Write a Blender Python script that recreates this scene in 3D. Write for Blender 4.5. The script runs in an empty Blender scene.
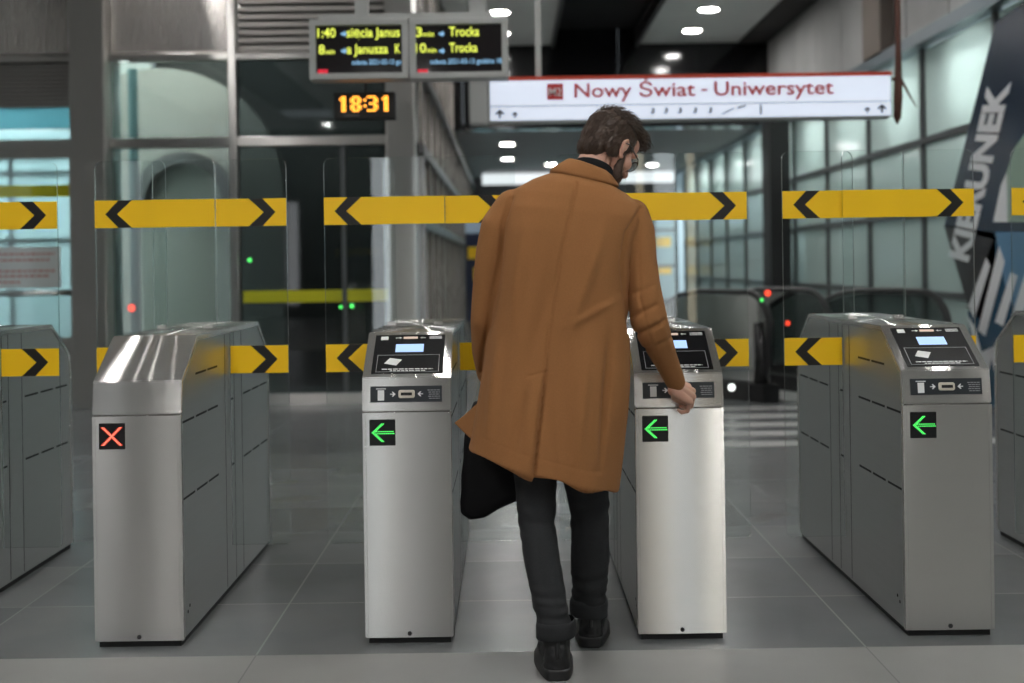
import bpy, bmesh, math, random
from mathutils import Vector, Matrix, noise
from mathutils.bvhtree import BVHTree
random.seed(7)
sc = bpy.context.scene
COL = sc.collection
PI = math.pi
F, HC, TH, AX, AY = 1200.0, 1.28, 0.014, 509.0, 265.0

def P(px, py, Y):
    u, v = px - AX, AY - py
    c, s = math.cos(TH), math.sin(TH)
    return Vector(((u*c + v*s)/F*Y, Y, HC + (-u*s + v*c)/F*Y))

# ------------------------------------------------------------ materials
def newmat(name):
    m = bpy.data.materials.new(name); m.use_nodes = True
    nt = m.node_tree
    return m, nt, nt.nodes['Principled BSDF']
def N(nt, t, **kw):
    n = nt.nodes.new(t)
    for k, v in kw.items(): setattr(n, k, v)
    return n
def sock(n, name, val): n.inputs[name].default_value = val
def simple(name, col, rough=.5, metal=0, spec=.5, noise_amt=0, nscale=20, bump=0, bscale=80, coat=0, stretch=None):
    m, nt, b = newmat(name)
    b.inputs['Base Color'].default_value = (*col, 1)
    b.inputs['Roughness'].default_value = rough
    b.inputs['Metallic'].default_value = metal
    b.inputs['Specular IOR Level'].default_value = spec
    b.inputs['Coat Weight'].default_value = coat
    if noise_amt or bump:
        tc = N(nt, 'ShaderNodeTexCoord'); mp = N(nt, 'ShaderNodeMapping')
        nt.links.new(tc.outputs['Object'], mp.inputs['Vector'])
        if stretch: mp.inputs['Scale'].default_value = stretch
        if noise_amt:
            nz = N(nt, 'ShaderNodeTexNoise'); sock(nz, 'Scale', nscale); sock(nz, 'Detail', 5)
            nt.links.new(mp.outputs[0], nz.inputs['Vector'])
            mx = N(nt, 'ShaderNodeMix', data_type='RGBA')
            mx.inputs['A'].default_value = tuple(c*(1-noise_amt) for c in col)+(1,)
            mx.inputs['B'].default_value = tuple(min(1, c*(1+noise_amt)) for c in col)+(1,)
            nt.links.new(nz.outputs['Fac'], mx.inputs['Factor'])
            nt.links.new(mx.outputs['Result'], b.inputs['Base Color'])
        if bump:
            n2 = N(nt, 'ShaderNodeTexNoise'); sock(n2, 'Scale', bscale); sock(n2, 'Detail', 3)
            nt.links.new(mp.outputs[0], n2.inputs['Vector'])
            bp = N(nt, 'ShaderNodeBump'); sock(bp, 'Strength', bump); sock(bp, 'Distance', .002)
            nt.links.new(n2.outputs['Fac'], bp.inputs['Height'])
            nt.links.new(bp.outputs[0], b.inputs['Normal'])
    return m
def emis(name, col, strength, base=(0,0,0)):
    m, nt, b = newmat(name)
    b.inputs['Base Color'].default_value = (*base, 1)
    b.inputs['Roughness'].default_value = .4
    b.inputs['Emission Color'].default_value = (*col, 1)
    b.inputs['Emission Strength'].default_value = strength
    return m
def steel(name, col=(.6,.59,.57), rough=.30, aniso=.85, smudge=.04, brush='x', matte=.12):
    """brushed steel: anisotropic Beckmann gloss (streaks stand upright) over a little smudge"""
    m = bpy.data.materials.new(name); m.use_nodes = True; nt = m.node_tree; nt.nodes.clear()
    out = N(nt, 'ShaderNodeOutputMaterial'); mix = N(nt, 'ShaderNodeMixShader'); mix.inputs[0].default_value = matte
    g = N(nt, 'ShaderNodeBsdfAnisotropic'); g.distribution = 'BECKMANN'; df = N(nt, 'ShaderNodeBsdfDiffuse')
    df.inputs[0].default_value = (*[c*.75 for c in col], 1)
    g.inputs['Anisotropy'].default_value = aniso; g.inputs['Rotation'].default_value = 0
    tg = N(nt, 'ShaderNodeTangent', direction_type='RADIAL', axis='Z'); nt.links.new(tg.outputs[0], g.inputs['Tangent'])
    tc = N(nt, 'ShaderNodeTexCoord'); n3 = N(nt, 'ShaderNodeTexNoise'); sock(n3, 'Scale', 3.0); sock(n3, 'Detail', 1.5)
    nt.links.new(tc.outputs['Object'], n3.inputs['Vector'])
    mr = N(nt, 'ShaderNodeMapRange'); sock(mr, 'To Min', rough-smudge); sock(mr, 'To Max', rough+smudge)
    g.inputs['Roughness'].default_value = rough
    mx = N(nt, 'ShaderNodeMix', data_type='RGBA')
    mx.inputs['A'].default_value = tuple(c*.93 for c in col)+(1,); mx.inputs['B'].default_value = (*col, 1)
    mp = N(nt, 'ShaderNodeMapping'); mp.inputs['Scale'].default_value = (2, 2, 60) if brush == 'x' else (60, 60, 2)
    nz = N(nt, 'ShaderNodeTexNoise'); sock(nz, 'Scale', 1.5); sock(nz, 'Detail', 2)
    nt.links.new(tc.outputs['Object'], mp.inputs[0]); nt.links.new(mp.outputs[0], nz.inputs['Vector'])
    nt.links.new(nz.outputs['Fac'], mx.inputs['Factor']); nt.links.new(mx.outputs['Result'], g.inputs['Color'])
    nt.links.new(df.outputs[0], mix.inputs[2]); nt.links.new(g.outputs[0], mix.inputs[1]); nt.links.new(mix.outputs[0], out.inputs[0])
    return m
def glassmat(name, tint=(.93,.97,.96), ior=1.45, rough=.0, boost=1.0):
    m = bpy.data.materials.new(name); m.use_nodes = True; nt = m.node_tree
    nt.nodes.clear()
    out = N(nt, 'ShaderNodeOutputMaterial'); mix = N(nt, 'ShaderNodeMixShader')
    tr = N(nt, 'ShaderNodeBsdfTransparent'); tr.inputs[0].default_value = (*tint, 1)
    gl = N(nt, 'ShaderNodeBsdfGlossy'); gl.inputs['Roughness'].default_value = rough
    fr = N(nt, 'ShaderNodeFresnel'); fr.inputs[0].default_value = ior
    mu = N(nt, 'ShaderNodeMath', operation='MULTIPLY'); mu.inputs[1].default_value = boost; mu.use_clamp = True
    nt.links.new(fr.outputs[0], mu.inputs[0]); nt.links.new(mu.outputs[0], mix.inputs[0])
    nt.links.new(tr.outputs[0], mix.inputs[1]); nt.links.new(gl.outputs[0], mix.inputs[2])
    nt.links.new(mix.outputs[0], out.inputs[0])
    return m
def frosted(name, col=(.62,.74,.74)):
    m = bpy.data.materials.new(name); m.use_nodes = True; nt = m.node_tree
    nt.nodes.clear()
    out = N(nt, 'ShaderNodeOutputMaterial'); a = N(nt, 'ShaderNodeMixShader'); c = N(nt, 'ShaderNodeMixShader')
    tl = N(nt, 'ShaderNodeBsdfTranslucent'); tl.inputs[0].default_value = (*col, 1)
    df = N(nt, 'ShaderNodeBsdfDiffuse'); df.inputs[0].default_value = (*[x*.8 for x in col], 1)
    gl = N(nt, 'ShaderNodeBsdfGlossy'); gl.inputs['Roughness'].default_value = .12
    fr = N(nt, 'ShaderNodeFresnel'); fr.inputs[0].default_value = 1.45
    a.inputs[0].default_value = .4
    nt.links.new(tl.outputs[0], a.inputs[1]); nt.links.new(df.outputs[0], a.inputs[2])
    nt.links.new(fr.outputs[0], c.inputs[0]); nt.links.new(a.outputs[0], c.inputs[1]); nt.links.new(gl.outputs[0], c.inputs[2])
    nt.links.new(c.outputs[0], out.inputs[0])
    return m

M = {}
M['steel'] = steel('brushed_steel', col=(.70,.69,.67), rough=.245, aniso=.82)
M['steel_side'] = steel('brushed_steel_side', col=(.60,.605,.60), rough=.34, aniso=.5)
M['clad'] = steel('steel_cladding', col=(.66,.62,.59), rough=.25, aniso=.75, matte=.3, smudge=.04, brush='z')
M['clad2'] = steel('steel_column', col=(.56,.55,.53), rough=.34, aniso=.7, smudge=.05, brush='z')
M['dark'] = simple('black_gap', (.006,.006,.007), .6)
M['black'] = simple('black_plastic', (.010,.010,.011), .18)
M['blackmatte'] = simple('black_matte', (.012,.012,.013), .6)
M['yellow'] = simple('yellow_film', (.98,.59,.009), .32)
M['yellow2'] = simple('yellow_stripe', (.62,.60,.01), .4)
M['chev'] = simple('black_film', (.012,.011,.01), .35)
M['glass'] = glassmat('clear_glass', (.96,.98,.975), 1.45, 0, 1.0)
M['edge'] = glassmat('glass_edge', (.62,.78,.74), 1.6, .2, 3.0)
M['darkglass'] = glassmat('tinted_glass', (.34,.38,.38), 1.6, .03, 1.3)
M['smokeglass'] = glassmat('smoke_glass', (.66,.70,.68), 1.55, .03, 1.3)
M['deckglass'] = glassmat('balustrade_glass', (.42,.47,.47), 1.45, .03, .7)
M['frost'] = frosted('frosted_glass', (.66,.71,.68))
M['teal'] = frosted('teal_glass', (.50,.62,.63))
M['tealdark'] = frosted('dark_teal_glass', (.20,.36,.39))
M['white'] = simple('white_print', (.75,.76,.76), .4)
M['grey'] = simple('grey_print', (.30,.31,.32), .4)
M['frame'] = simple('light_grey_metal', (.44,.45,.44), .4, metal=.3)
M['dgrey'] = simple('dark_grey_metal', (.10,.10,.105), .45, metal=.5)
M['mull'] = simple('mullion_metal', (.13,.135,.14), .4, metal=.6)
M['rubber'] = simple('black_rubber', (.012,.012,.013), .3)
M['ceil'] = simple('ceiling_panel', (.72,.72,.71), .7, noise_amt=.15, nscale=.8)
M['ceildark'] = simple('ceiling_void', (.012,.012,.013), .8)
M['slab'] = simple('dark_slab', (.045,.042,.04), .8, noise_amt=.6, nscale=2)
M['beam'] = simple('dark_gloss_panel', (.006,.006,.007), .10, spec=.6)
M['conc'] = simple('concrete', (.44,.44,.435), .75, noise_amt=.22, nscale=1.4, bump=.3, bscale=30)
M['conc2'] = simple('concrete_brown', (.17,.14,.12), .75, noise_amt=.2, nscale=2)
M['red'] = simple('red_paint', (.62,.055,.02), .4)
M['rust'] = simple('rust_brown_paint', (.10,.035,.022), .6, noise_amt=.3, nscale=15)
M['louv'] = simple('louvre_metal', (.42,.40,.38), .42, metal=.7)
M['lcd'] = emis('lcd_blue', (.42,.62,1.0), 1.15)
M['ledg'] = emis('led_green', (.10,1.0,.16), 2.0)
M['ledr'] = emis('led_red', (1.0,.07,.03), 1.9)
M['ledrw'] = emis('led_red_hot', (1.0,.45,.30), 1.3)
M['ledo'] = emis('led_amber', (1.0,.36,.035), 3.2)
M['ledy'] = emis('led_yellow', (.62,.70,.08), 1.5)
M['ledb'] = emis('led_blue', (.25,.50,.75), 1.0)
M['ledm'] = emis('led_marker_red', (.8,.02,.05), .8)
M['lamp'] = emis('lamp_diffuser', (1.0,.975,.95), 118)
M['tube'] = emis('fill_tube', (1,.985,.95), 42)
M['signw'] = emis('sign_face', (.66,.74,.92), .62, base=(.7,.72,.75))
M['signr'] = emis('sign_red', (.40,.02,.02), .22, base=(.36,.02,.02))
M['signd'] = simple('sign_grey', (.04,.045,.06), .5)
M['pit'] = simple('vault_plaster', (.27,.28,.265), .7, noise_amt=.15, nscale=1)

# ------------------------------------------------------------ object helpers
def link(o, parent=None):
    COL.objects.link(o)
    if parent is not None: o.parent = parent
    return o
def obj(name, bm, mats, parent=None, smooth=False, loc=None):
    bmesh.ops.recalc_face_normals(bm, faces=bm.faces)
    me = bpy.data.meshes.new(name); bm.to_mesh(me); bm.free()
    for m in (mats if isinstance(mats, (list, tuple)) else [mats]): me.materials.append(m)
    if smooth:
        for p in me.polygons: p.use_smooth = True
    o = bpy.data.objects.new(name, me)
    if loc is not None: o.location = loc
    return link(o, parent)
def tag(o, label, cat, group=None, kind=None):
    if label: o['label'] = label
    if cat: o['category'] = cat
    if group: o['group'] = group
    if kind: o['kind'] = kind
    return o
def thing(name, label, cat, loc=(0,0,0), rz=0, group=None):
    o = bpy.data.objects.new(name, None); o.empty_display_size = .1
    o.location = loc; o.rotation_euler = (0, 0, rz)
    link(o); return tag(o, label, cat, group)
def struct(name, bm, m, smooth=False):
    o = obj(name, bm, m, None, smooth); o['kind'] = 'structure'; return o
def box(bm, x0, x1, y0, y1, z0, z1, mi=0, bev=0):
    vs = [bm.verts.new(c) for c in ((x0,y0,z0),(x1,y0,z0),(x1,y1,z0),(x0,y1,z0),(x0,y0,z1),(x1,y0,z1),(x1,y1,z1),(x0,y1,z1))]
    fs = []
    for q in ((0,3,2,1),(4,5,6,7),(0,1,5,4),(1,2,6,5),(2,3,7,6),(3,0,4,7)):
        f = bm.faces.new([vs[i] for i in q]); f.material_index = mi; fs.append(f)
    if bev:
        es = list({e for f in fs for e in f.edges})
        r = bmesh.ops.bevel(bm, geom=es, offset=bev, segments=2, affect='EDGES', profile=.5)
        for f in r['faces']: f.material_index = mi
    return bm
def B(*a, **k):
    bm = bmesh.new(); box(bm, *a, **k); return bm
def prism(bm, pts, axis, a0, a1, mi=0, bev=0):
    """polygon pts extruded along axis (0,1,2); pts give the other two coordinates in order"""
    def mk(p, a):
        c = list(p); c.insert(axis, a); return bm.verts.new(c)
    A = [mk(p, a0) for p in pts]; C2 = [mk(p, a1) for p in pts]; n = len(pts); fs = []
    fs.append(bm.faces.new(A[::-1])); fs.append(bm.faces.new(C2))
    for i in range(n):
        fs.append(bm.faces.new((A[i], A[(i+1) % n], C2[(i+1) % n], C2[i])))
    for f in fs: f.material_index = mi
    if bev:
        es = list({e for f in fs for e in f.edges})
        r = bmesh.ops.bevel(bm, geom=es, offset=bev, segments=2, affect='EDGES', profile=.5)
        for f in r['faces']: f.material_index = mi
    return bm
def rrect(x0, x1, z0, z1, r, seg=5):
    pts = []
    for cx, cz, a0 in ((x1-r,z1-r,0),(x0+r,z1-r,90),(x0+r,z0+r,180),(x1-r,z0+r,270)):
        for k in range(seg+1):
            a = math.radians(a0+90*k/seg); pts.append((cx+r*math.cos(a), cz+r*math.sin(a)))
    return pts
def frames(path):
    out = []; up = Vector((0,0,1))
    for i, p in enumerate(path):
        a = path[max(i-1,0)]; b = path[min(i+1,len(path)-1)]
        t = (b-a).normalized()
        ref = up if abs(t.z) < .95 else Vector((0,1,0))
        if out and out[-1][1].length:
            n = (out[-1][1] - t*out[-1][1].dot(t)).normalized()
        else: n = ref.cross(t).normalized()
        out.append((t, n, t.cross(n).normalized()))
    return out
def tube(bm, path, r, seg=10, mi=0, caps=True, flat=1.0):
    path = [Vector(p) for p in path]; rs = r if isinstance(r, (list,tuple)) else [r]*len(path)
    fr = frames(path); rings = []
    for p, (t, n, b), rr in zip(path, fr, rs):
        rings.append([bm.verts.new(p + n*rr*math.cos(2*PI*k/seg) + b*rr*flat*math.sin(2*PI*k/seg)) for k in range(seg)])
    for a, c in zip(rings, rings[1:]):
        for k in range(seg):
            f = bm.faces.new((a[k], a[(k+1)%seg], c[(k+1)%seg], c[k])); f.material_index = mi
    if caps:
        f = bm.faces.new(rings[0][::-1]); f.material_index = mi
        f = bm.faces.new(rings[-1]); f.material_index = mi
    return bm
def disc(bm, c, r, axis, h, seg=24, mi=0, r2=None):
    """short cylinder from c along axis vector*h"""
    a = Vector(axis).normalized(); q = a.to_track_quat('Z', 'Y').to_matrix()
    r2 = r if r2 is None else r2
    A = [bm.verts.new(Vector(c)+q@Vector((r*math.cos(2*PI*k/seg), r*math.sin(2*PI*k/seg), 0))) for k in range(seg)]
    C2 = [bm.verts.new(Vector(c)+q@Vector((r2*math.cos(2*PI*k/seg), r2*math.sin(2*PI*k/seg), h))) for k in range(seg)]
    for f in [bm.faces.new(A[::-1]), bm.faces.new(C2)]+[bm.faces.new((A[i],A[(i+1)%seg],C2[(i+1)%seg],C2[i])) for i in range(seg)]:
        f.material_index = mi
    return bm
def text_mesh(txt, size, bold=0.0, align='LEFT', xs=1.0, depth=.0015):
    cu = bpy.data.curves.new('t', 'FONT'); cu.body = txt; cu.size = size; cu.offset = bold*size
    cu.align_x = align; cu.extrude = depth; cu.resolution_u = 3
    o = bpy.data.objects.new('t', cu); COL.objects.link(o)
    bpy.context.view_layer.update()
    dg = bpy.context.evaluated_depsgraph_get()
    me = bpy.data.meshes.new_from_object(o.evaluated_get(dg)); me.materials.clear()
    COL.objects.unlink(o); bpy.data.objects.remove(o); bpy.data.curves.remove(cu)
    # stand the text up: local x right, z up, facing -y
    me.transform(Matrix.Scale(xs, 4, (1,0,0)))
    me.transform(Matrix.Rotation(PI/2, 4, 'X'))
    return me
def text(name, txt, size, mat, loc, parent=None, rot=None, **k):
    me = text_mesh(txt, size, **k); me.materials.append(mat)
    o = bpy.data.objects.new(name, me); o.location = loc
    if rot: o.rotation_euler = rot
    return link(o, parent)
def copy_tree(o, parent=None):
    c = o.copy(); COL.objects.link(c); c.parent = parent
    for ch in [x for x in bpy.data.objects if x.parent == o]:
        copy_tree(ch, c)
    return c

# ============================================================ THE SETTING
def floormat(name, c1, c2, dark, sx, sy, rough, mort=.004, jx=0, jy=0):
    m, nt, b = newmat(name)
    tc = N(nt, 'ShaderNodeTexCoord'); mp = N(nt, 'ShaderNodeMapping')
    mp.inputs['Location'].default_value = (-jx, -jy, 0)
    nt.links.new(tc.outputs['Object'], mp.inputs['Vector'])
    br = N(nt, 'ShaderNodeTexBrick'); br.offset = 0; br.squash = 1
    sock(br,'Scale',1); sock(br,'Brick Width',sx); sock(br,'Row Height',sy); sock(br,'Mortar Size',mort); sock(br,'Mortar Smooth',.3)
    sock(br,'Color1',(*c1,1)); sock(br,'Color2',(*c2,1)); sock(br,'Mortar',(*dark,1)); sock(br,'Bias',0)
    nt.links.new(mp.outputs[0], br.inputs['Vector'])
    nz = N(nt,'ShaderNodeTexNoise'); sock(nz,'Scale',2.2); sock(nz,'Detail',3); sock(nz,'Roughness',.5)
    nt.links.new(tc.outputs['Object'], nz.inputs['Vector'])
    n2 = N(nt,'ShaderNodeTexNoise'); sock(n2,'Scale',260); sock(n2,'Detail',2)
    nt.links.new(tc.outputs['Object'], n2.inputs['Vector'])
    r1 = N(nt,'ShaderNodeMapRange'); sock(r1,'To Min',.72); sock(r1,'To Max',1.28); nt.links.new(nz.outputs['Fac'], r1.inputs['Value'])
    r2 = N(nt,'ShaderNodeMapRange'); sock(r2,'To Min',.90); sock(r2,'To Max',1.10); nt.links.new(n2.outputs['Fac'], r2.inputs['Value'])
    mm = N(nt,'ShaderNodeMath',operation='MULTIPLY'); nt.links.new(r1.outputs[0], mm.inputs[0]); nt.links.new(r2.outputs[0], mm.inputs[1])
    vm = N(nt,'ShaderNodeVectorMath',operation='SCALE'); nt.links.new(br.outputs['Color'], vm.inputs[0]); nt.links.new(mm.outputs[0], vm.inputs['Scale'])
    nt.links.new(vm.outputs[0], b.inputs['Base Color']); b.inputs['IOR'].default_value = 1.75
    r3 = N(nt,'ShaderNodeMapRange'); sock(r3,'To Min',rough-.02); sock(r3,'To Max',rough+.04); nt.links.new(nz.outputs['Fac'], r3.inputs['Value'])
    nt.links.new(r3.outputs[0], b.inputs['Roughness'])
    return m
M['floor'] = floormat('dark_granite_tiles', (.125,.132,.136), (.175,.184,.188), (.24,.25,.25), 1.009, .61, .25, jx=-.855, jy=3.97)
M['floor2'] = floormat('light_granite_tiles', (.215,.215,.208), (.245,.245,.236), (.12,.12,.12), 1.009, 1.4, .42, mort=.003, jx=-.855, jy=3.97)
M['stripe'] = simple('pale_stone', (.42,.42,.41), .45, noise_amt=.12, nscale=12)
bm = bmesh.new(); box(bm, -7, 7, 3.97, 31, -.1, 0); struct('floor', bm, M['floor'])
bm = bmesh.new(); box(bm, -7, 7, -6, 3.97, -.1, 0); struct('floor', bm, M['floor2'])
for k, yy in enumerate((8.30, 8.80, 9.30, 9.82, 10.35)):
    struct('trim_%d' % (k+1), B(1.35, 3.5, yy, yy+.22, 0, .004), M['stripe'])

# ceiling: grey panels with the dark open strip and slab, ending at the black beam
CE = 4.8
bm = bmesh.new()
for x0, x1 in ((-7,-5.2),(-4.0,-2.6),(-2.56,-.9),(-.86,.78),(2.06,3.72)):
    y = -6
    while y < 19.2:
        box(bm, x0, x1, y, min(y+3.1, 19.25), CE, CE+.08); y += 3.13
struct('ceiling', bm, M['ceil'])
struct('ceiling_void', B(-7, 4.2, -6, 19.25, CE+.25, CE+.3), M['ceildark'])
struct('ceiling_slab', B(3.74, 4.25, -6, 19.25, CE-.02, CE+.2), M['slab'])
bm = bmesh.new()
for k in range(6): box(bm, -3.2+k*1.25, -3.2+k*1.25+1.24, 19.25, 19.6, 3.46, 5.1)
struct('wall_beam', bm, M['beam'])
struct('trim_6', B(.72, .78, -6, 19.25, CE-.05, CE+.2), M['dgrey'])
struct('trim_7', B(2.06, 2.12, -6, 19.25, CE-.05, CE+.2), M['dgrey'])

# right wall: frosted glazing grid below, concrete panels above
W = 4.2
ys = [6.6 + 1.83*k for k in range(-2, 13)]
ms = [y for y in (10.3+1.83*k for k in range(-6, 11))]
MZ = [0.0, .93, 1.74, 2.47, 3.42]
n = 0
for a, b_ in zip(ms, ms[1:]):
    if 17.2 < a < 17.4: continue
    for z0, z1 in zip(MZ, MZ[1:]):
        n += 1
        w = struct('window_%d' % n, B(W+.02, W+.035, a+.03, b_-.03, z0+.03, z1-.03), M['frost'])
bm = bmesh.new()
for a in ms: box(bm, W-.02, W+.06, a-.03, a+.03, 0, 3.42)
struct('trim_8', bm, M['mull'])
bm = bmesh.new()
for z in MZ[1:4]: box(bm, W-.03, W+.05, ms[0], ms[-1], z-.032, z+.032)
struct('trim_9', bm, M['mull'])
struct('trim_10', B(W-.14, W+.1, ms[0], 30, 3.40, 3.53), simple('blue_grey_ledge', (.20,.25,.28), .35, metal=.4))
bm = bmesh.new()
y = 0.4
while y < 30:
    if not (11.0 < y < 12.3): box(bm, W, W+.25, y, y+1.19, 3.53, 5.1)
    else: 
        box(bm, W, W+.25, y, y+1.19, 3.53, 4.42)
    y += 1.22
struct('wall_right', bm, M['conc'])
bm = B(W+.12, W+.2, 10.9, 13.6, 4.40, 5.1); struct('window_200', bm, M['darkglass'])
bm = bmesh.new(); box(bm, W-.03, W+.02, 12.6, 13.75, 4.36, 4.43); box(bm, W-.03,W+.02,13.68,13.75,4.36,5.0); struct('trim_11', bm, M['frame'])
struct('column_concrete', B(W-.16, W-.01, 12.95, 13.6, 3.53, 4.79), M['conc2'])
# light room behind the glazing (one fluorescent tube along the top of each bay)
struct('wall_outer', B(W+1.5, W+1.6, -2, 30, 0, 3.6), simple('white_plaster', (.55,.6,.6), .8))
struct('ceiling_outer', B(W+.25, W+1.6, -2, 30, 3.50, 3.56), simple('white_plaster2', (.5,.55,.55), .8))
for k, a in enumerate(ms[:-1]):
    l = bpy.data.lights.new('bay_light', 'AREA'); l.shape = 'RECTANGLE'; l.size = .12; l.size_y = .4; l.energy = 75
    l.color = (.86, .97, 1.0)
    o = bpy.data.objects.new('bay_light', l); COL.objects.link(o); o.location = (W+.42, a+.7, 3.30); o.rotation_euler = (0, 0.25, 0)
# black column in the glass wall
struct('column_black', B(W-.44, W-.15, 17.2, 17.75, 0, 3.39), M['blackmatte'])
# ============================================================ LEFT FACADE (lift lobby), plane Y = 11.3
FY = 11.3
def FX(px, py=200): return P(px, py, FY).x
def FZ(py, px=240): return P(px, py, FY).z
xl, xa, xb, xc, xd = -7.0, FX(77), FX(112), FX(235), FX(388)
xe = -.88
zt, zl, zr, zb = 4.8, FZ(57), FZ(142), 0
# stainless top panels, bevelled ledges
bm = bmesh.new()
box(bm, xa-1.32, xa-.01, FY, FY+.1, zl+.05, CE, bev=.004); box(bm, xa-2.66, xa-1.34, FY, FY+.1, zl+.05, CE)
box(bm, xb+.01, xc-.05, FY, FY+.1, zl+.05, CE)
box(bm, -7, FX(-70), FY, FY+.1, 0, FZ(142)-.045); box(bm, -7, xa-2.66, FY, FY+.1, FZ(142)-.045, CE)
struct('wall_back', bm, M['clad'])
bm = bmesh.new()
for a, b_ in ((xa-2.66, xa-.005), (xb+.005, xc-.045), (xc+.04, xd)):
    prism(bm, [(FY-.07, zl-.03), (FY-.07, zl+.02), (FY, zl+.06), (FY+.08, zl+.06), (FY+.08, zl-.03)], 0, a, b_)
struct('trim_12', bm, M['clad2'])
# columns
struct('column_steel', B(xa, xb, FY-.18, FY+.3, 0, CE, bev=.012), M['clad2'])
struct('column_steel', B(xd, xd+.27, FY-.15, FY+.3, 0, CE, bev=.012), M['clad2'])
struct('trim_13', B(xc-.04, xc+.035, FY-.06, FY+.1, 0, CE, bev=.006), M['clad2'])
bm = bmesh.new()
for a, b_ in ((xa-2.66, xa), (xb, xc-.04), (xc+.035, xd)): box(bm, a, b_, FY-.05, FY+.1, zr-.045, zr+.045, bev=.006)
struct('trim_14', bm, M['clad2'])
# louvres
def louvre(name, x0, x1, z0, z1, n):
    bm = B(x0, x1, FY+.09, FY+.1, z0, z1, mi=1)
    for k in range(n):
        z = z0+(z1-z0)*(k+.5)/n; h = (z1-z0)/n
        prism(bm, [(FY+.0, z-h*.46), (FY+.0, z+h*.06), (FY+.05, z+h*.42), (FY+.07, z+h*.42), (FY+.02, z-h*.46)], 0, x0, x1)
    o = obj(name, bm, [M['louv'], M['dark']]); return o
z1 = FZ(63, 40); z2 = FZ(107, 40)
tag(louvre('louvre_grille', xa-1.9, xa-.01, z2, z1, 11), 'horizontal steel louvre grille above the teal transom over the glass door', 'vent')
tag(louvre('louvre_grille', xc+.04, xd, zl+.06, CE, 20), 'steel louvre grille above the dark glazing behind the departure board', 'vent')
# glazing
struct('window_201', B(xb, xc-.04, FY+.02, FY+.04, zr+.045, zl-.03), M['smokeglass'])
struct('window_202', B(xb, xc-.04, FY+.02, FY+.04, .06, zr-.045), M['smokeglass'])
struct('window_203', B(xc+.035, xd, FY+.02, FY+.04, zr+.045, zl-.03), M['darkglass'])
struct('window_204', B(xc+.035, xd, FY+.02, FY+.04, .06, zr-.045), M['darkglass'])
struct('window_205', B(xa-2.6, xa-.01, FY+.02, FY+.04, zr+.045, FZ(130,40)), M['teal'])
struct('window_206', B(xa-2.6, xa-.01, FY+.02, FY+.04, FZ(129,40), z2), M['tealdark'])
struct('baseboard_left', B(xb, xd, FY-.03, FY+.06, 0, .10), M['clad2'])
struct('trim_15', B(xc+1.0, xc+1.04, FY-.01, FY+.05, 0, zr), M['mull'])
# yellow stripe on the dark glazing
o = obj('warning_stripe', B(xc+.06, xd+.03, FY-.006+.02, FY+.018, FZ(302, 318), FZ(290, 318)), M['yellow2'])
tag(o, 'long plain yellow stripe across the dark glazing behind the gates', 'stripe')
# inside the shaft: pale vault with arches, lit from inside
def arch(cx, cz, r, r2, y0, y1, zb_=None, name='arch', mat='pit'):
    bm = bmesh.new(); pts = []
    for k in range(25):
        a = PI*k/24; pts.append((cx+r*math.cos(a), cz+r*math.sin(a)))
    if r2:
        for k in range(24, -1, -1):
            a = PI*k/24; pts.append((cx+r2*math.cos(a), cz+r2*math.sin(a)))
    else: pts += [(cx-r, 0), (cx+r, 0)]
    def mk(p, y): return bm.verts.new((p[0], y, p[1]))
    if r2:
        n = 25
        A = [mk(p, y0) for p in pts]; C2 = [mk(p, y1) for p in pts]
        for i in range(24):
            j = 49-i
            bm.faces.new((A[i], A[i+1], A[j-1], A[j])); bm.faces.new((C2[i], C2[i+1], C2[j-1], C2[j]))
        for i in range(50): bm.faces.new((A[i], A[(i+1)%50], C2[(i+1)%50], C2[i]))
    else: prism(bm, pts, 1, y0, y1)
    return struct(name, bm, M[mat])
arch(P(160,200,12.7).x, P(160,68,12.7).z-1.3, 1.3, None, 12.7, 12.9, name='wall_vault')
arch(P(184,200,12.5).x, P(184,152,12.5).z-.52, .52, .40, 12.45, 12.68, name='trim_16', mat='dgrey')
struct('wall_shaft', B(xa, -.95, 13.9, 14.0, 0, CE), simple('shaft_grey', (.09,.10,.10), .7))
struct('trim_17', B(FX(116), FX(125), 11.7, 11.74, 0, FZ(60)), simple('teal_paint', (.10,.20,.22), .4))
l = bpy.data.lights.new('shaft_light', 'AREA'); l.shape='RECTANGLE'; l.size=1.4; l.size_y=.15; l.energy=70; l.color=(1,1,.96)
o = bpy.data.objects.new('shaft_light', l); COL.objects.link(o); o.location=(FX(170), 11.75, 4.3); o.rotation_euler=(.25,0,0)
# glass door on the left
t = thing('glass_door', 'steel framed teal glass door with a yellow stripe at the left edge', 'door', (FX(20), FY, 0)); t['kind'] = 'structure'; t.name='door_1'
def rel(bm, t):
    bmesh.ops.translate(bm, verts=bm.verts, vec=-Vector(t.location)); return bm
dx0, dx1 = FX(-70), FX(79, 250); zd = FZ(149, 40)
bm = bmesh.new()
box(bm, dx1-.075, dx1, FY-.03, FY+.06, 0, zd, bev=.006); box(bm, dx0, dx0+.075, FY-.03, FY+.06, 0, zd); box(bm, dx0, dx1, FY-.03, FY+.06, zd-.09, zd, bev=.006)
obj('door_frame', rel(bm, t), M['clad2'], t)
zk = FZ(338, 40)
obj('glass_pane', rel(B(dx0+.075, dx1-.075, FY+.01, FY+.025, zk, zd-.09), t), M['teal'], t)
obj('kick_panel', rel(B(dx0+.075, dx1-.075, FY-.005, FY+.03, 0.02, zk), t), M['clad2'], t)
bm = bmesh.new()
for py in (173, 240): box(bm, dx0+.075, dx1-.075, FY+.03, FY+.06, FZ(py+2, 40), FZ(py-2, 40))
box(bm, FX(8), FX(12), FY+.03, FY+.06, zk, zd-.09); obj('glazing_bar', rel(bm, t), M['mull'], t)
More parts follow.
